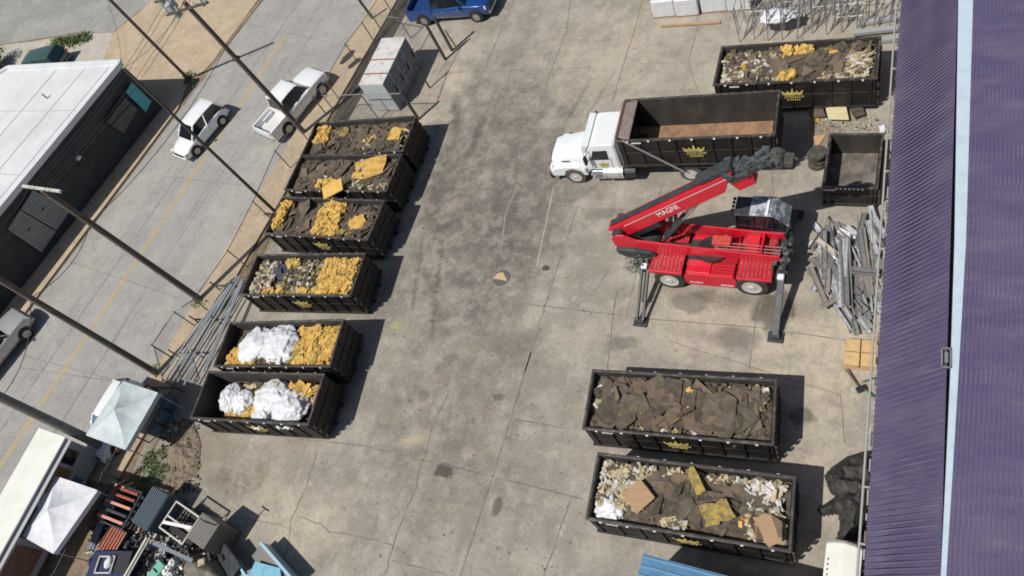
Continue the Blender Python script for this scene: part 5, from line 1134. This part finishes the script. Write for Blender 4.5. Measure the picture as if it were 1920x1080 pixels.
def scatter(label, n, boxpx, pal, seed, big=.5, kind='chunk', z=.02, nm='scrap_litter', cat='litter', edge=None):
    rr = random.Random(seed); mb = MB()
    for _ in range(n):
        x, y = rr.uniform(boxpx[0], boxpx[2]), rr.uniform(boxpx[1], boxpx[3]); p = at(x, y, z + rr.uniform(0, .05)); piece(mb, p, rr.choice(PAL[pal]), kind, rr, big * rr.uniform(.5, 1.2))
    o = mb.build(nm, None); return tag(o, label, cat, None, 'stuff')
scatter('cream crumbs scattered on the ground between the boards and the small bin', 170, (1515, 219, 1648, 246), 'c', 1, .34)
scatter('few yellow crumbs at the left of the cream crumbs', 16, (1520, 220, 1534, 230), 'y', 2, .5)
scatter('pale specks on the concrete left of the white truck', 9, (1000, 212, 1035, 225), 'c', 3, .3)
scatter('small dark specks spread over the yard pavement', 260, (700, 300, 1100, 1070), 'g', 4, .16)
scatter('white litter along the inside of the pipe fence', 14, (312, 795, 332, 812), 'w', 5, .7)
# stack of tyres left of the bin
tb = at(1531, 318)
for i in range(4):
    mb = MB(); mb.lathe([(-.11, .16), (-.11, .30), (-.07, .36), (.07, .36), (.11, .30), (.11, .16)], 22, axis='Z'); o = mb.build('tyre', mat('old_tyre', (.05, .046, .04), .9, col2=(.10, .09, .075), scale=6)); o.location = (tb.x + [.0, .06, -.04, .05][i], tb.y + [0, .05, .03, -.04][i] + .25, .13 + i * .24)
    tag(o, ['bottom tyre of the stack between the lift jib and the small bin', 'second tyre from the ground in the stack by the small bin', 'third tyre from the ground in the stack by the small bin', 'top tyre of the stack by the small bin'][i], 'tyre', 'stacked old tyres')
o = heap('cone_bag', 'small white bag lying against the building near the small bin', 'bag', Matrix.Translation(at(1655, 243, .12)), .16, .22, .2, M_bag, 3.2, .3, 3)
# greenish netting by the machine
M_net = mat('green_grey_netting', (.16, .19, .16), .9, col2=(.30, .33, .29), scale=8)
rr = random.Random(31); mb = MB()
for i in range(110):
    x, y = rr.gauss(1197, 9), rr.gauss(493, 8); p = at(x, y, rr.uniform(.02, .25)); q = p + Vector((rr.uniform(-.35, .35), rr.uniform(-.25, .25), rr.uniform(-.08, .1))); q.z = max(.02, q.z); mb.tube(p, q, .018, 4)
o = mb.build('tangled_netting', M_net); tag(o, 'tangle of green-grey netting beside the red machine', 'netting', None, 'stuff')
# manhole
p = at(941, 521); mh = thing('manhole_cover', 'round manhole cover with a pale wedge in the middle of the yard', 'manhole cover', (p.x, p.y, .005))
mb = MB(); mb.lathe([(0, .02), (0, .43), (.012, .43), (.012, .02)], 36, axis='Z'); mb.build('lid', mat('lid_iron', (.10, .085, .075), .8, col2=(.15, .13, .11), scale=6), mh)
mb = MB(); mb.prism([(-.43, -.06), (.32, -.16), (-.02, .30), (-.28, .22)], .013, .02); mb.build('dry_wedge', mat('sand_dust', (.50, .37, .22), .9), mh)

# ================================================================== BUNDLES AND SCAFFOLD (top right)
M_wrap = mat('white_wrap', (.66, .68, .70), .4, col2=(.58, .60, .62), scale=3, bump=.3, bscale=4)
for (x0, x1, yb), lab in zip(((1226, 1268, 38), (1268, 1312, 36), (1316, 1364, 29), (1364, 1410, 26)), ('leftmost white-wrapped bundle of the row', 'white-wrapped bundle left of the dark gap', 'white-wrapped bundle right of the dark gap', 'white-wrapped bundle behind the scaffold frames')):
    a_, b__ = at(x0, yb), at(x1, yb - .5); wd = (b__ - a_).length - .05
    bn_ = thing('wrapped_bundle', lab, 'bundle', (a_.x, a_.y, 0), R_(-1), 'white wrapped bundles')
    mb = MB(); mb.box((wd / 2, 1.3, .62), (wd, 2.5, 1.05)); mb.build('load', M_wrap, bn_, bevel=.06, seg=3)
    mb = MB(); [mb.box((wd / 2, y, .05), (wd, .12, .09)) for y in (.15, 1.2, 2.3)]; mb.box((wd / 2, 1.2, .05), (.12, 2.2, .085)); mb.build('pallet', D_tan, bn_)
    mb = MB(); [mb.box((wd / 2, y, .63), (wd + .01, .04, 1.07)) for y in (.6, 1.9)]; mb.build('strap', mat('grey_strap', (.50, .51, .52), .5), bn_)
for (x0, x1), lab in zip(((1222, 1262), (1318, 1372)), ('white-wrapped bundle in the back row at the left', 'white-wrapped bundle in the back row behind the gap')):
    a_ = at(x0, 0, .0); mb = MB(); mb.box((.9, 1.3, .9), (1.9, 2.4, 1.7)); o = mb.build('wrapped_bundle', M_wrap, bevel=.06, seg=3); o.location = (a_.x, at((x0), 38).y + 2.75, 0); tag(o, lab, 'bundle', 'white wrapped bundles')
p, q = at(1240, 50, .05), at(1350, 43, .05); mb = MB(); mb.bar(Vector((0, 0, .04)), q - p + Vector((0, 0, .04)), .12, .08); o = mb.build('timber', D_tan); o.location = p; tag(o, 'long thin timber lying in front of the wrapped bundles', 'timber')
def scaffold_proto():
    r = thing('scaffold_frame', '', 'scaffold'); mb = MB(); W_, H_ = 1.3, 2.0
    for x in (0, W_): mb.tube((x, 0, 0), (x, 0, H_), .024, 6)
    for z in (.5, 1.2, 1.95): mb.tube((0, 0, z), (W_, 0, z), .02, 6)
    mb.tube((.3, 0, .5), (.3, 0, 1.95), .018, 6); mb.tube((0, 0, 1.3), (.3, 0, 1.95), .016, 6); mb.build('frame', M_galv, r)
    for z in (.7, .95, 1.45, 1.7): mb = MB(); mb.tube((0, 0, z), (.3, 0, z), .014, 6); mb.build('rung', M_galv, r)
    return r
pr = scaffold_proto(); first = True; rr = random.Random(44); y_base = at(1400, 82).y
rows = []
for i in range(11): rows.append((-6.3 + i * .66, y_base + rr.uniform(0, .3), 84 + rr.uniform(-10, 10), 0))
for i in range(9): rows.append((-6.0 + i * .75, y_base + 1.9 + rr.uniform(0, .3), 90 + rr.uniform(-14, 14), 0))
for i in range(5): rows.append((-6.2 + i * 1.4, y_base + .1 + rr.uniform(0, 2.4), rr.uniform(-8, 8), 0))
for i in range(6): rows.append((-5.6 + i * 1.1, y_base + 3.6, rr.uniform(-20, 100), 0))
for i, (x, y, a, z) in enumerate(rows):
    o = pr if first else copy_tree(pr); first = False
    o.location = (x, y, z); o.rotation_euler = (R_(rr.uniform(-5, 5)), 0, R_(a)); o['label'] = 'upright galvanised scaffold frame standing among the others in the top right corner'; o['group'] = 'scaffold frames behind the white-strip container'
for i in range(12):
    x = rr.uniform(-6.2, .2); y = y_base + rr.uniform(0, 3.5); mb = MB(); d = Vector((rr.uniform(.6, 2.2), rr.uniform(-.4, 1.6), 0)); 
    mb.tube((0, 0, rr.uniform(1.7, 2.0)), d + Vector((0, 0, rr.uniform(.3, 1.9))), .018, 6); o = mb.build('cross_brace', M_dfence if i % 2 else M_galv); o.location = (x, y, 0); tag(o, 'thin steel brace leaning among the scaffold frames', 'brace', 'braces among the scaffold frames')
for i, (a, b, z, lab) in enumerate((((1600, 82), (1690, 70), .15, 'front pale beam of the three lying by the building'), ((1600, 62), (1690, 52), .25, 'middle pale beam of the three lying by the building'), ((1605, 45), (1695, 30), .15, 'rear pale beam of the three lying by the building'))):
    p, q = at(*a, z), at(*b, z); mb = MB(); mb.bar(Vector((0, 0, 0)), q - p, .26, .16); o = mb.build('steel_beam', mat('pale_beam', (.42, .44, .43), .5, .3)); o.location = p; tag(o, lab, 'beam', 'pale beams by the building')
o = heap('plastic_cover', 'white plastic cover draped inside the scaffold frames', 'plastic cover', Matrix.Translation(at(1458, 30, 1.0)), .85, .45, .25, M_bag, 9.1, .3, 4, 1.5, .3)
# pale pipes along the fence
M_pipe = mat('pale_steel_pipe', (.48, .52, .55), .4, .4)
pd = [((450, 518), (333, 716), .7), ((446, 516), (325, 714), .72), ((440, 520), (317, 712), .70), ((435, 524), (310, 712), .66), ((430, 530), (304, 704), .6), ((455, 524), (345, 722), .66), ((452, 530), (381, 696), .8), ((456, 528), (388, 690), .8)]
for i, (a, b, z) in enumerate(pd):
    p, q = at(*a, z), at(*b, z); mb = MB(); mb.tube(Vector((0, 0, 0)), q - p, .05, 10); o = mb.build('steel_pipe', M_pipe); o.location = p
    tag(o, ['fifth pale pipe counted from the fence side of the bundle', 'fourth pale pipe counted from the fence side of the bundle', 'third pale pipe counted from the fence side of the bundle', 'second pale pipe counted from the fence side of the bundle', 'pale pipe nearest the road, lowest of the bundle', 'sixth pale pipe, nearest the containers within the bundle', 'lone pale pipe outside the bundle, its lower end at the nearest container', 'lone pale pipe closest to the container corners'][i], 'pipe', 'pale pipes along the fence')
rk = thing('pipe_rack', 'dark steel rack holding the pale pipes beside the fence', 'rack', at(452, 540))
for t in (0, .33, .66, 1):
    p = at(*lerp2((452, 545), (345, 735), t)) - rk.location; q = at(*lerp2((415, 545), (300, 735), t)) - rk.location; mb = MB(); mb.bar(p + Vector((0, 0, .55)), q + Vector((0, 0, .55)), .07, .07); mb.tube(p, p + Vector((0, 0, .95)), .04, 6); mb.tube(q, q + Vector((0, 0, .95)), .04, 6); mb.build('rack_frame', M_dfence, rk)

# ================================================================== CANOPIES, FOOD TRAILER
M_can1 = mat('pale_blue_canvas', (.44, .51, .53), .7, col2=(.56, .62, .63), scale=1.6, bump=.3, bscale=3)
M_can2 = mat('white_canvas', (.68, .69, .73), .7, col2=(.58, .59, .65), scale=1.6, bump=.5, bscale=3)
def canopy(label, cs, z, peak, mt, val=.24):
    cs = [at(x, y, z) for x, y in cs]; c = sum(cs, Vector()) / 4; o = thing('pop_up_canopy', label, 'canopy', (c.x, c.y, 0), 0, 'pop-up canopies at the street side')
    mb = MB(); vs = []; fs = []; n = 10; pk = Vector((0, 0, peak))
    L4 = [p - Vector((c.x, c.y, 0)) for p in cs]
    for k in range(4):
        a, b = L4[k], L4[(k + 1) % 4]; base = len(vs)
        for i in range(n + 1):
            for j in range(n + 1):
                s_, t = i / n, j / n; e = a.lerp(b, t); q = e.lerp(pk, s_); sg = -.16 * math.sin(math.pi * s_) * (1 - .35 * abs(2 * t - 1)) + .025 * noise.noise(Vector((q.x * 3, q.y * 3, k))) * (1 - s_)
                vs.append((q.x, q.y, q.z + sg))
        fs += [(base + i * (n + 1) + j, base + i * (n + 1) + j + 1, base + (i + 1) * (n + 1) + j + 1, base + (i + 1) * (n + 1) + j) for i in range(n) for j in range(n)]
    mb.add(vs, fs); cv = mb.build('canvas', mt, o); so_ = cv.modifiers.new('t', 'SOLIDIFY'); so_.thickness = .01
    mb = MB()
    for k in range(4):
        a, b = L4[k] * 1.0, L4[(k + 1) % 4] * 1.0; o_ = Vector((a.x + b.x, a.y + b.y, 0)).normalized() * .03
        mb.hexa([a + o_ - Vector((0, 0, val)), b + o_ - Vector((0, 0, val)), b - Vector((0, 0, val)), a - Vector((0, 0, val)), a + o_, b + o_, b, a])
    mb.build('valance', mt, o)
    for p in L4: mb = MB(); mb.tube((p.x * .97, p.y * .97, 0), (p.x * .97, p.y * .97, p.z - .02), .025, 8); mb.build('leg', M_galv, o)
    return o
canopy('light blue-grey pop-up canopy beside the long pipes', [(228, 715), (295, 737), (235, 842), (162, 815)], 2.2, 2.75, M_can1)
canopy('white pop-up canopy next to the food trailer', [(100, 892), (182, 920), (100, 1037), (35, 1000)], 2.2, 2.65, M_can2)
a0, a1, a2 = at(74, 804, 2.7), at(122, 821, 2.7), at(0, 1041, 2.7); dv = (a2 - a1).normalized(); sd = (a0 - a1)
ft = thing('food_trailer', 'long food trailer with stained white roof in the bottom left corner', 'trailer', (a1.x, a1.y, 0))
def F_(s_, t, z): q = dv * t + sd * s_; return Vector((q.x, q.y, z))
LT = 8.5
mb = MB(); mb.hexa([F_(0, 0, .45), F_(0, LT, .45), F_(1, LT, .45), F_(1, 0, .45), F_(0, 0, 2.66), F_(0, LT, 2.66), F_(1, LT, 2.66), F_(1, 0, 2.66)]); mb.build('body', mat('grey_side', (.33, .34, .36), .6), ft, bevel=.03)
mb = MB(); mb.hexa([F_(-.02, -.04, 2.665), F_(-.02, LT, 2.665), F_(1.02, LT, 2.665), F_(1.02, -.04, 2.665), F_(-.02, -.04, 2.74), F_(-.02, LT, 2.74), F_(1.02, LT, 2.74), F_(1.02, -.04, 2.74)]); mb.build('roof', mat('stained_white_roof', (.73, .755, .70), .6, col2=(.64, .65, .55), scale=1.1, lo=.45, hi=.75), ft, bevel=.02)
o_ = -sd.normalized() * .03
def Fp(name, t0, t1, z0, z1, mt, k=1):
    mb = MB(); mb.hexa([F_(0, t0, z0), F_(0, t1, z0), F_(0, t1, z0) + o_ * k, F_(0, t0, z0) + o_ * k, F_(0, t0, z1), F_(0, t1, z1), F_(0, t1, z1) + o_ * k, F_(0, t0, z1) + o_ * k]); return mb.build(name, mt, ft, bevel=.01, seg=1)
Fp('window', .35, 1.05, 1.6, 2.4, M_glass); Fp('menu_board', 1.25, 2.5, 1.5, 2.45, mat('rust_board', (.25, .13, .03), .7, col2=(.16, .075, .02), scale=5)); Fp('blue_panel', 1.4, 2.0, .7, 1.25, mat('blue_panel', (.05, .14, .20), .6)); Fp('window', 3.2, 4.6, 1.5, 2.35, M_glass); Fp('brown_panel', 4.9, 7.6, .8, 2.2, mat('brown_red_panel', (.20, .10, .08), .7, col2=(.13, .065, .05), scale=6)); Fp('door', 2.6, 3.1, .6, 2.3, M_door)
aw = MB(); aw.hexa([F_(0, .0, 2.55), F_(0, LT, 2.55), F_(0, LT, 2.50) + o_ * 9, F_(0, 0, 2.50) + o_ * 9, F_(0, 0, 2.58), F_(0, LT, 2.58), F_(0, LT, 2.53) + o_ * 9, F_(0, 0, 2.53) + o_ * 9]); aw.build('awning_rail', mat('grey_rail', (.42, .42, .44), .5), ft)
for t in (2.6, 3.6):
    mb = MB(); c = F_(.06, t, .36); mb.lathe([(-.1, .1), (-.1, .36), (.1, .36), (.1, .1)], 18, axis='X', c=c); mb.build('wheel', M_tyre, ft)

# ================================================================== JUNK AT THE BOTTOM LEFT
def obj_at(name, label, cat, pxy, z=0, rz=0, group=None): p = at(pxy[0], pxy[1], z); return thing(name, label, cat, (p.x, p.y, 0), R_(rz), group)
M_org = mat('orange_red_paint', (.36, .075, .035), .7, col2=(.17, .055, .035), scale=6); M_org2 = mat('faded_orange', (.60, .22, .14), .6, col2=(.55, .38, .30), scale=8)
M_navy = mat('navy_paint', (.012, .018, .075), .5, col2=(.02, .03, .10), scale=3); M_bslat = mat('slate_blue', (.06, .085, .115), .6, col2=(.11, .14, .175), scale=6)
M_beige = mat('beige_frame', (.56, .53, .47), .6); M_slat = mat('grey_brown_slats', (.13, .118, .108), .6, col2=(.17, .155, .14), scale=4)
# orange rack
o = obj_at('machine_rack', 'dark rack with orange-red bars left of the blue slatted crate', 'rack', (240, 955), .6, -4)
mb = MB()
for x in (-1.05, -.35, .3, 1.05):
    for y in (-.85, .85): mb.box((x, y, .65), (.07, .07, 1.3))
for z in (.2, 1.25):
    for y in (-.85, .85): mb.box((0, y, z), (2.15, .07, .07))
    for x in (-1.05, 1.05): mb.box((x, 0, z), (.07, 1.7, .07))
mb.build('frame', M_dgrey, o)
for y, mt in ((.72, M_org), (.42, M_org), (.05, M_org2), (-.62, M_org2), (-.3, M_dgrey)):
    mb = MB(); mb.box((.1, y, 1.30), (1.75, .13, .12)); mb.build('bar', mt, o, bevel=.02)
for x in (-.75, -.25): mb = MB(); mb.bar((x, 1.15, .9), (x + .28, .8, 1.5), .12, .06); mb.build('fork', M_org2, o)
mb = MB(); [mb.box((-.9 + i * .25, 0, .35), (.12, 1.5, .3)) for i in range(8)]; mb.build('load', M_plastic, o)
# slate crate
o = obj_at('slatted_crate', 'slate-blue slatted crate right of the orange-barred rack', 'crate', (293, 957), .9, -10)
mb = MB(); mb.box((0, 0, .65), (1.15, 1.7, 1.25)); mb.build('body', M_bslat, o, bevel=.02)
mb = MB(); [mb.box((-.5 + i * .125, 0, 1.30), (.06, 1.66, .07)) for i in range(9)]; mb.build('slats', mat('slate_slat', (.12, .155, .19), .55), o)
# white frame box
o = obj_at('open_frame_cart', 'open steel cart with beige top frame beside the grey louvred cabinet', 'cart', (338, 980), 1.1, -14)
mb = MB(); H_ = 1.15
for y in (-.62, -.05, .62): mb.box((0, y, H_), (1.7, .07, .06))
for x in (-.85, .85): mb.box((x, 0, H_), (.07, 1.3, .06))
mb.build('top_frame', M_beige, o, bevel=.01)
mb = MB(); [mb.box((x, y, H_ / 2), (.06, .06, H_)) for x in (-.82, .82) for y in (-.6, .6)]; mb.build('uprights', M_dgrey, o)
mb = MB(); mb.box((0, 0, .35), (1.6, 1.2, .5)); mb.build('tray', M_plastic, o)
mb = MB(); mb.bar((-.75, -.35, H_ + .08), (.8, .1, H_ + .02), .14, .04); mb.build('loose_board', M_tag, o)
mb = MB(); [mb.box((-.6 + i * .18, .25, .65), (.06, .7, .08)) for i in range(3)]; mb.build('inner_bars', M_slat, o)
# louvred cabinet
o = obj_at('louvred_cabinet', 'grey-brown louvred cabinet casting its shadow on the open yard', 'cabinet', (381, 995), 1.5, -14)
mb = MB(); mb.box((0, 0, .78), (1.2, 1.15, 1.5)); mb.build('body', M_slat, o, bevel=.02)
mb = MB(); [mb.box((-.50 + i * .14, 0, 1.535), (.05, 1.05, .03)) for i in range(7)]; mb.build('louvres', mat('light_louvre', (.24, .225, .205), .6), o)
mb = MB(); mb.tube((.45, .45, 1.5), (.45, .45, 2.3), .03, 8); mb.box((.45, .45, 2.3), (.5, .05, .05)); mb.build('bracket_post', M_dgrey, o)
# long grey panel, grates, bins
o = obj_at('grey_panel', 'long pale grey panel lying beside the white canopy', 'panel', (190, 985), .4, 0)
p, q = at(212, 922, .5) - o.location, at(170, 1030, .5) - o.location; mb = MB(); mb.bar(p, q, .42, .08); mb.build('sheet', mat('grey_blue_panel', (.26, .29, .34), .5, col2=(.20, .22, .26), scale=3), o, bevel=.01)
mb = MB(); mb.bar(p.lerp(q, .3) + Vector((0, 0, -.2)), p.lerp(q, .8) + Vector((0, 0, -.2)), .5, .3); mb.build('support', M_dgrey, o)
o = obj_at('orange_grate', 'faded orange-red grate panel below the orange-barred rack', 'grate', (208, 1012), .7, -8)
mb = MB(); mb.box((0, 0, .6), (1.15, 1.1, .10)); mb.build('sheet', M_org2, o, bevel=.02)
mb = MB(); [mb.box((-.48 + i * .19, 0, .68), (.07, 1.08, .06)) for i in range(6)]; mb.build('bars', M_org, o)
mb = MB(); [mb.box((x, y, .3), (.06, .06, .6)) for x in (-.5, .5) for y in (-.45, .45)]; mb.build('legs', M_dgrey, o)
o = obj_at('navy_bin', 'navy steel bin with a beige square frame and white rag on it', 'bin', (205, 1060), .8, 12)
mb = MB(); mb.box((0, 0, .45), (2.2, 1.25, .85)); mb.build('body', M_navy, o, bevel=.03)
mb = MB(); mb.box((.9, .1, .93), (.75, .9, .1)); mb.build('opening_shade', M_plastic, o)  # black slab on the closed body, painted shade of an opening
mb = MB()
for y in (-.35, .35): mb.box((-.1, y, .95), (.9, .06, .06))
for x in (-.55, .35): mb.box((x, 0, .95), (.06, .76, .06))
mb.build('square_frame', M_beige, o)
heap('white_rag', 'white rag on the navy bin', 'rag', Matrix.Translation(at(203, 1055, 1.0)), .2, .28, .12, M_bag, 2.2, .3, 3)
p, q = at(276, 1008, 1.0), at(232, 1085, 1.0); mb = MB(); mb.bar(Vector(), q - p, .10, .10); mb.bar(Vector((.16, .02, 0)), q - p + Vector((.16, .02, 0)), .05, .05); o = mb.build('beige_post', M_beige); o.location = p; tag(o, 'long beige post pair lying across the junk toward the bottom edge', 'post')
p, q = at(288, 1018, .9), at(362, 1052, .9); mb = MB(); mb.bar(Vector(), q - p, .16, .10); o = mb.build('steel_channel', mat('blue_grey_beam', (.18, .21, .24), .5)); o.location = p; tag(o, 'blue-grey channel lying below the beige-framed cart', 'beam')
o = obj_at('teal_case', 'mint green case standing among the junk at the bottom edge', 'case', (291, 1070), .7, -20)
mb = MB(); mb.box((0, 0, .35), (.5, .8, .68)); mb.build('body', mat('mint_paint', (.16, .42, .33), .5), o, bevel=.03); mb = MB(); mb.box((0, 0, .72), (.3, .04, .05)); mb.build('handle', M_plastic, o)
for i, (x, y, r_) in enumerate(((304, 1062, .15), (312, 1070, .17), (318, 1060, .13), (325, 1050, .16), (322, 1072, .14), (300, 1076, .12))):
    mb = MB(); mb.lathe([(0, .02), (0, r_), (.35, r_), (.42, r_ * .5), (.46, r_ * .5), (.46, .02)], 16, axis='Z'); o = mb.build('white_bucket', M_tag); v = at(x, y, .5); o.location = (v.x, v.y, .2); o.rotation_euler = (R_(i * 7), 0, 0); tag(o, ['white bucket touching the mint green case at mid height', 'second white bucket to the right of the mint green case', 'white bucket behind the second one from the mint green case', 'white bucket farthest up among the buckets', 'white bucket at the lower right end of the bucket group', 'white bucket at the bottom edge beside the mint green case'][i], 'bucket', 'white buckets by the mint case')
draped('brown_tarp', 'grey-brown ribbed tarp heap right of the white buckets', 'tarp', [(335, 1040), (360, 1030), (385, 1040), (402, 1062), (410, 1090), (335, 1090), (328, 1065)], .8, mat('brown_tarp', (.13, .12, .095), .7, col2=(.20, .185, .15), scale=4, stretch=(4, 1, 1)), 7.7, .25, 30)
p = at(378, 1054, 1.25); mb = MB(); mb.box((0, 0, 0), (.34, .28, .10), R_(30)); o = mb.build('cream_block', D_cream, bevel=.03); o.location = p; tag(o, 'small cream block on top of the grey-brown tarp heap', 'block')
# folded dark sheets and light blue boards
M_dsheet = mat('dark_blue_grey_sheet', (.045, .052, .062), .4, .3, col2=(.08, .09, .105), scale=4); M_lblue = mat('light_blue_paint', (.20, .45, .60), .5, col2=(.14, .36, .50), scale=3)
def sheet3(label, pts, mt, name, cat, th=.03, group=None):
    P3 = [at(x, y, z) for x, y, z in pts]; c = P3[0].copy(); c.z = 0; n = (P3[1] - P3[0]).cross(P3[2] - P3[0]).normalized(); n = n if n.z > 0 else -n; k = len(P3)
    mb = MB(); vs = [p - c for p in P3] + [p - c - n * th for p in P3]; mb.add(vs, [tuple(range(k)), tuple(range(2 * k - 1, k - 1, -1))] + [(i, (i + 1) % k, k + (i + 1) % k, k + i) for i in range(k)]); o = mb.build(name, mt); o.location = c; return tag(o, label, cat, group)
sheet3('dark sheet at the left of the leaning pair', [(400, 1040, .1), (420, 1020, .9), (450, 1062, .9), (430, 1090, .1)], M_dsheet, 'metal_sheet', 'metal sheet', group='dark metal sheets at the bottom edge')
sheet3('dark sheet at the right of the leaning pair', [(421, 1020, .9), (437, 1030, .4), (470, 1090, .3), (452, 1064, .88)], M_dsheet, 'metal_sheet', 'metal sheet', group='dark metal sheets at the bottom edge')
sheet3('narrow light blue strip between the dark sheets and the tray', [(444, 1048, .7), (450, 1052, .7), (472, 1090, .5), (458, 1090, .5)], M_lblue, 'blue_strip', 'strip')
tray = sheet3('grey tray sheet under the light blue board', [(462, 1055, .25), (492, 1018, .5), (552, 1090, .5), (500, 1110, .25)], mat('grey_tray', (.17, .165, .155), .7), 'tray_sheet', 'tray', .05)
sheet3('light blue board lying on the grey tray', [(478, 1053, .60), (525, 1065, .60), (528, 1095, .60), (466, 1080, .60)], M_lblue, 'blue_board', 'board', .05)
p, q = at(490, 1018, .8), at(548, 1085, .8); mb = MB(); mb.bar(Vector(), q - p, .12, .16); mb.bar(Vector((0, 0, -.4)), q - p + Vector((0, 0, -.4)), .08, .5); o = mb.build('blue_rail', mat('pale_blue_rail', (.32, .50, .58), .5)); o.location = p; tag(o, 'pale blue rail along the right edge of the grey tray', 'rail')
rr = random.Random(71); mixm = [M_plastic, M_plastic, MATS['rusty_brown'], MATS['rusty_brown'], M_dgrey, M_dgrey, M_slat, M_bslat, M_tag, M_beige, M_org, M_navy, M_dgrey, M_galv]
mb = MB()
for i in range(950):
    x, y = rr.uniform(165, 400), rr.uniform(925, 1095)
    if y < 985 and (x > 320 or x < 200): continue
    if y < 1020 and x > 350: continue
    p = at(x, y, rr.uniform(.05, .45)); mb.box(p, (rr.uniform(.05, .42), rr.uniform(.03, .14), rr.uniform(.03, .18)), Matrix.Rotation(rr.uniform(0, 3.1), 3, 'Z') @ Matrix.Rotation(rr.uniform(-.3, .3), 3, 'X'), mt=rr.choice(mixm))
o = mb.build('machine_scrap', None); tag(o, 'jumble of small dark machine parts under the racks and frames', 'scrap', None, 'stuff')
# dark blue items behind the low fence, beside the pale blue canopy
for i, (x, y, s_) in enumerate(((310, 752, .8), (302, 775, .7), (290, 800, .6))):
    p = at(x, y, .5); mb = MB(); mb.box((0, 0, .3), (.7 * s_, .9 * s_, .55), R_(70)); mb.box((0, 0, .6), (.6 * s_, .05, .05), R_(70)); o = mb.build('blue_crate', mat('dusty_blue_crate', (.10, .15, .19), .6, col2=(.15, .20, .25), scale=4), bevel=.02); o.location = (p.x, p.y, 0.01); tag(o, ['dusty blue crate nearest the pale pipes', 'middle dusty blue crate beside the light blue canopy', 'dusty blue crate nearest the bare tan slabs'][i], 'crate', 'dusty blue crates beside the light blue canopy')
# weeds, dirt, bushes, grass
M_leaf = mat('weed_leaf', (.075, .13, .035), .8, col2=(.13, .19, .06), scale=9); M_leafd = mat('bush_leaf', (.035, .075, .022), .8, col2=(.08, .13, .035), scale=7); M_dry = mat('dry_weed', (.28, .26, .13), .9, col2=(.20, .19, .09), scale=9)
def leaves(mb, c, rx_, ry_, rz_, n, mts, rr, s0=.05, s1=.14):
    for i in range(n):
        while True:
            a, b, e = rr.uniform(-1, 1), rr.uniform(-1, 1), rr.uniform(0, 1)
            if a * a + b * b + e * e < 1: break
        p = Vector(c) + Vector((a * rx_, b * ry_, e * rz_)); s_ = rr.uniform(s0, s1); R3 = Matrix.Rotation(rr.uniform(0, 6.3), 3, 'Z') @ Matrix.Rotation(rr.uniform(-.9, .9), 3, 'X') @ Matrix.Rotation(rr.uniform(-.9, .9), 3, 'Y')
        mb.add([p + R3 @ Vector(v) for v in ((-s_, 0, 0), (0, -s_ * .45, .01), (s_, 0, 0), (0, s_ * .45, .01))], [(0, 1, 2, 3)], rr.choice(mts))
rr = random.Random(81); mb = MB()
for i in range(46):
    x, y = rr.uniform(250, 318), rr.uniform(848, 925)
    if y - 850 < (280 - x) * 1.3: continue
    p = at(x, y); g_ = rr.random(); leaves(mb, p, .30, .28, .10, 60, [M_leaf, M_leaf, M_leafd] if g_ < .6 and x < 312 and y < 905 else [M_dry, M_leaf, M_dry], rr, .03, .09)
o = mb.build('weeds', None); tag(o, 'green weeds growing in the corner by the low fence', 'weeds', None, 'stuff')
draped('dirt_heap', 'low heap of brown dirt between the weeds and the nearest container', 'dirt', [(340, 782), (362, 790), (376, 830), (372, 880), (345, 912), (318, 925), (290, 938), (262, 930), (300, 905), (312, 880), (310, 850), (322, 812)], .07, mat('dry_dirt', (.25, .205, .15), 1, col2=(.13, .105, .075), scale=5, bump=1, bscale=6), 5.5, .30, 80)['kind'] = 'stuff'
scatter('dry twigs and rubble on the dirt heap', 420, (300, 790, 372, 925), 's', 6, .45, nm='rubble'); 
scatter('pale rubble and twigs on the dirt heap edge', 120, (300, 800, 375, 925), 'm', 7, .3, 'strip', nm='rubble')
def bush(label, c, r_, h_, n, mts, seed, name='bush'):
    rr = random.Random(seed); o = thing(name, label, 'bush', c); mb = MB()
    for k in range(16):
        a = rr.uniform(0, 6.28); d = rr.uniform(.15, .85) * r_; leaves(mb, (d * math.cos(a), d * math.sin(a), rr.uniform(.1, .6) * h_), r_ * .42, r_ * .42, h_ * .5, n // 16, mts, rr, .07, .17)
    mb.build('foliage', None, o); mb = MB(); [mb.tube((0, 0, 0), (rr.uniform(-.5, .5) * r_, rr.uniform(-.5, .5) * r_, h_ * .8), .03, 5, .01) for _ in range(6)]; mb.build('stems', M_pole, o); return o
bush('round green bush at the left edge behind the white-roofed shop', at(-5, 135), 2.0, 2.2, 2600, [M_leafd, M_leaf], 5)
rr = random.Random(90); mb = MB()
for i in range(34):
    t = rr.random(); x, y = 100 + 65 * t, 88 - 16 * t + rr.uniform(-8, 6); leaves(mb, at(x, y), .7, .5, .35, 40, [M_leaf, M_leafd], rr, .06, .16)
for i in range(10): leaves(mb, at(rr.uniform(345, 362), rr.uniform(140, 162)), .35, .35, .3, 40, [M_leaf, M_dry, M_leafd], rr, .05, .12)
for i in range(8): leaves(mb, at(rr.uniform(368, 395), rr.uniform(560, 575)), .3, .3, .3, 24, [M_dry, M_leaf], rr, .04, .1)
for i in range(6): leaves(mb, at(rr.uniform(285, 302), rr.uniform(688, 706)), .3, .3, .3, 24, [M_dry, M_leaf], rr, .04, .1)
o = mb.build('grass', None); tag(o, 'ragged grass and weeds in strips and at pole feet', 'grass', None, 'stuff')
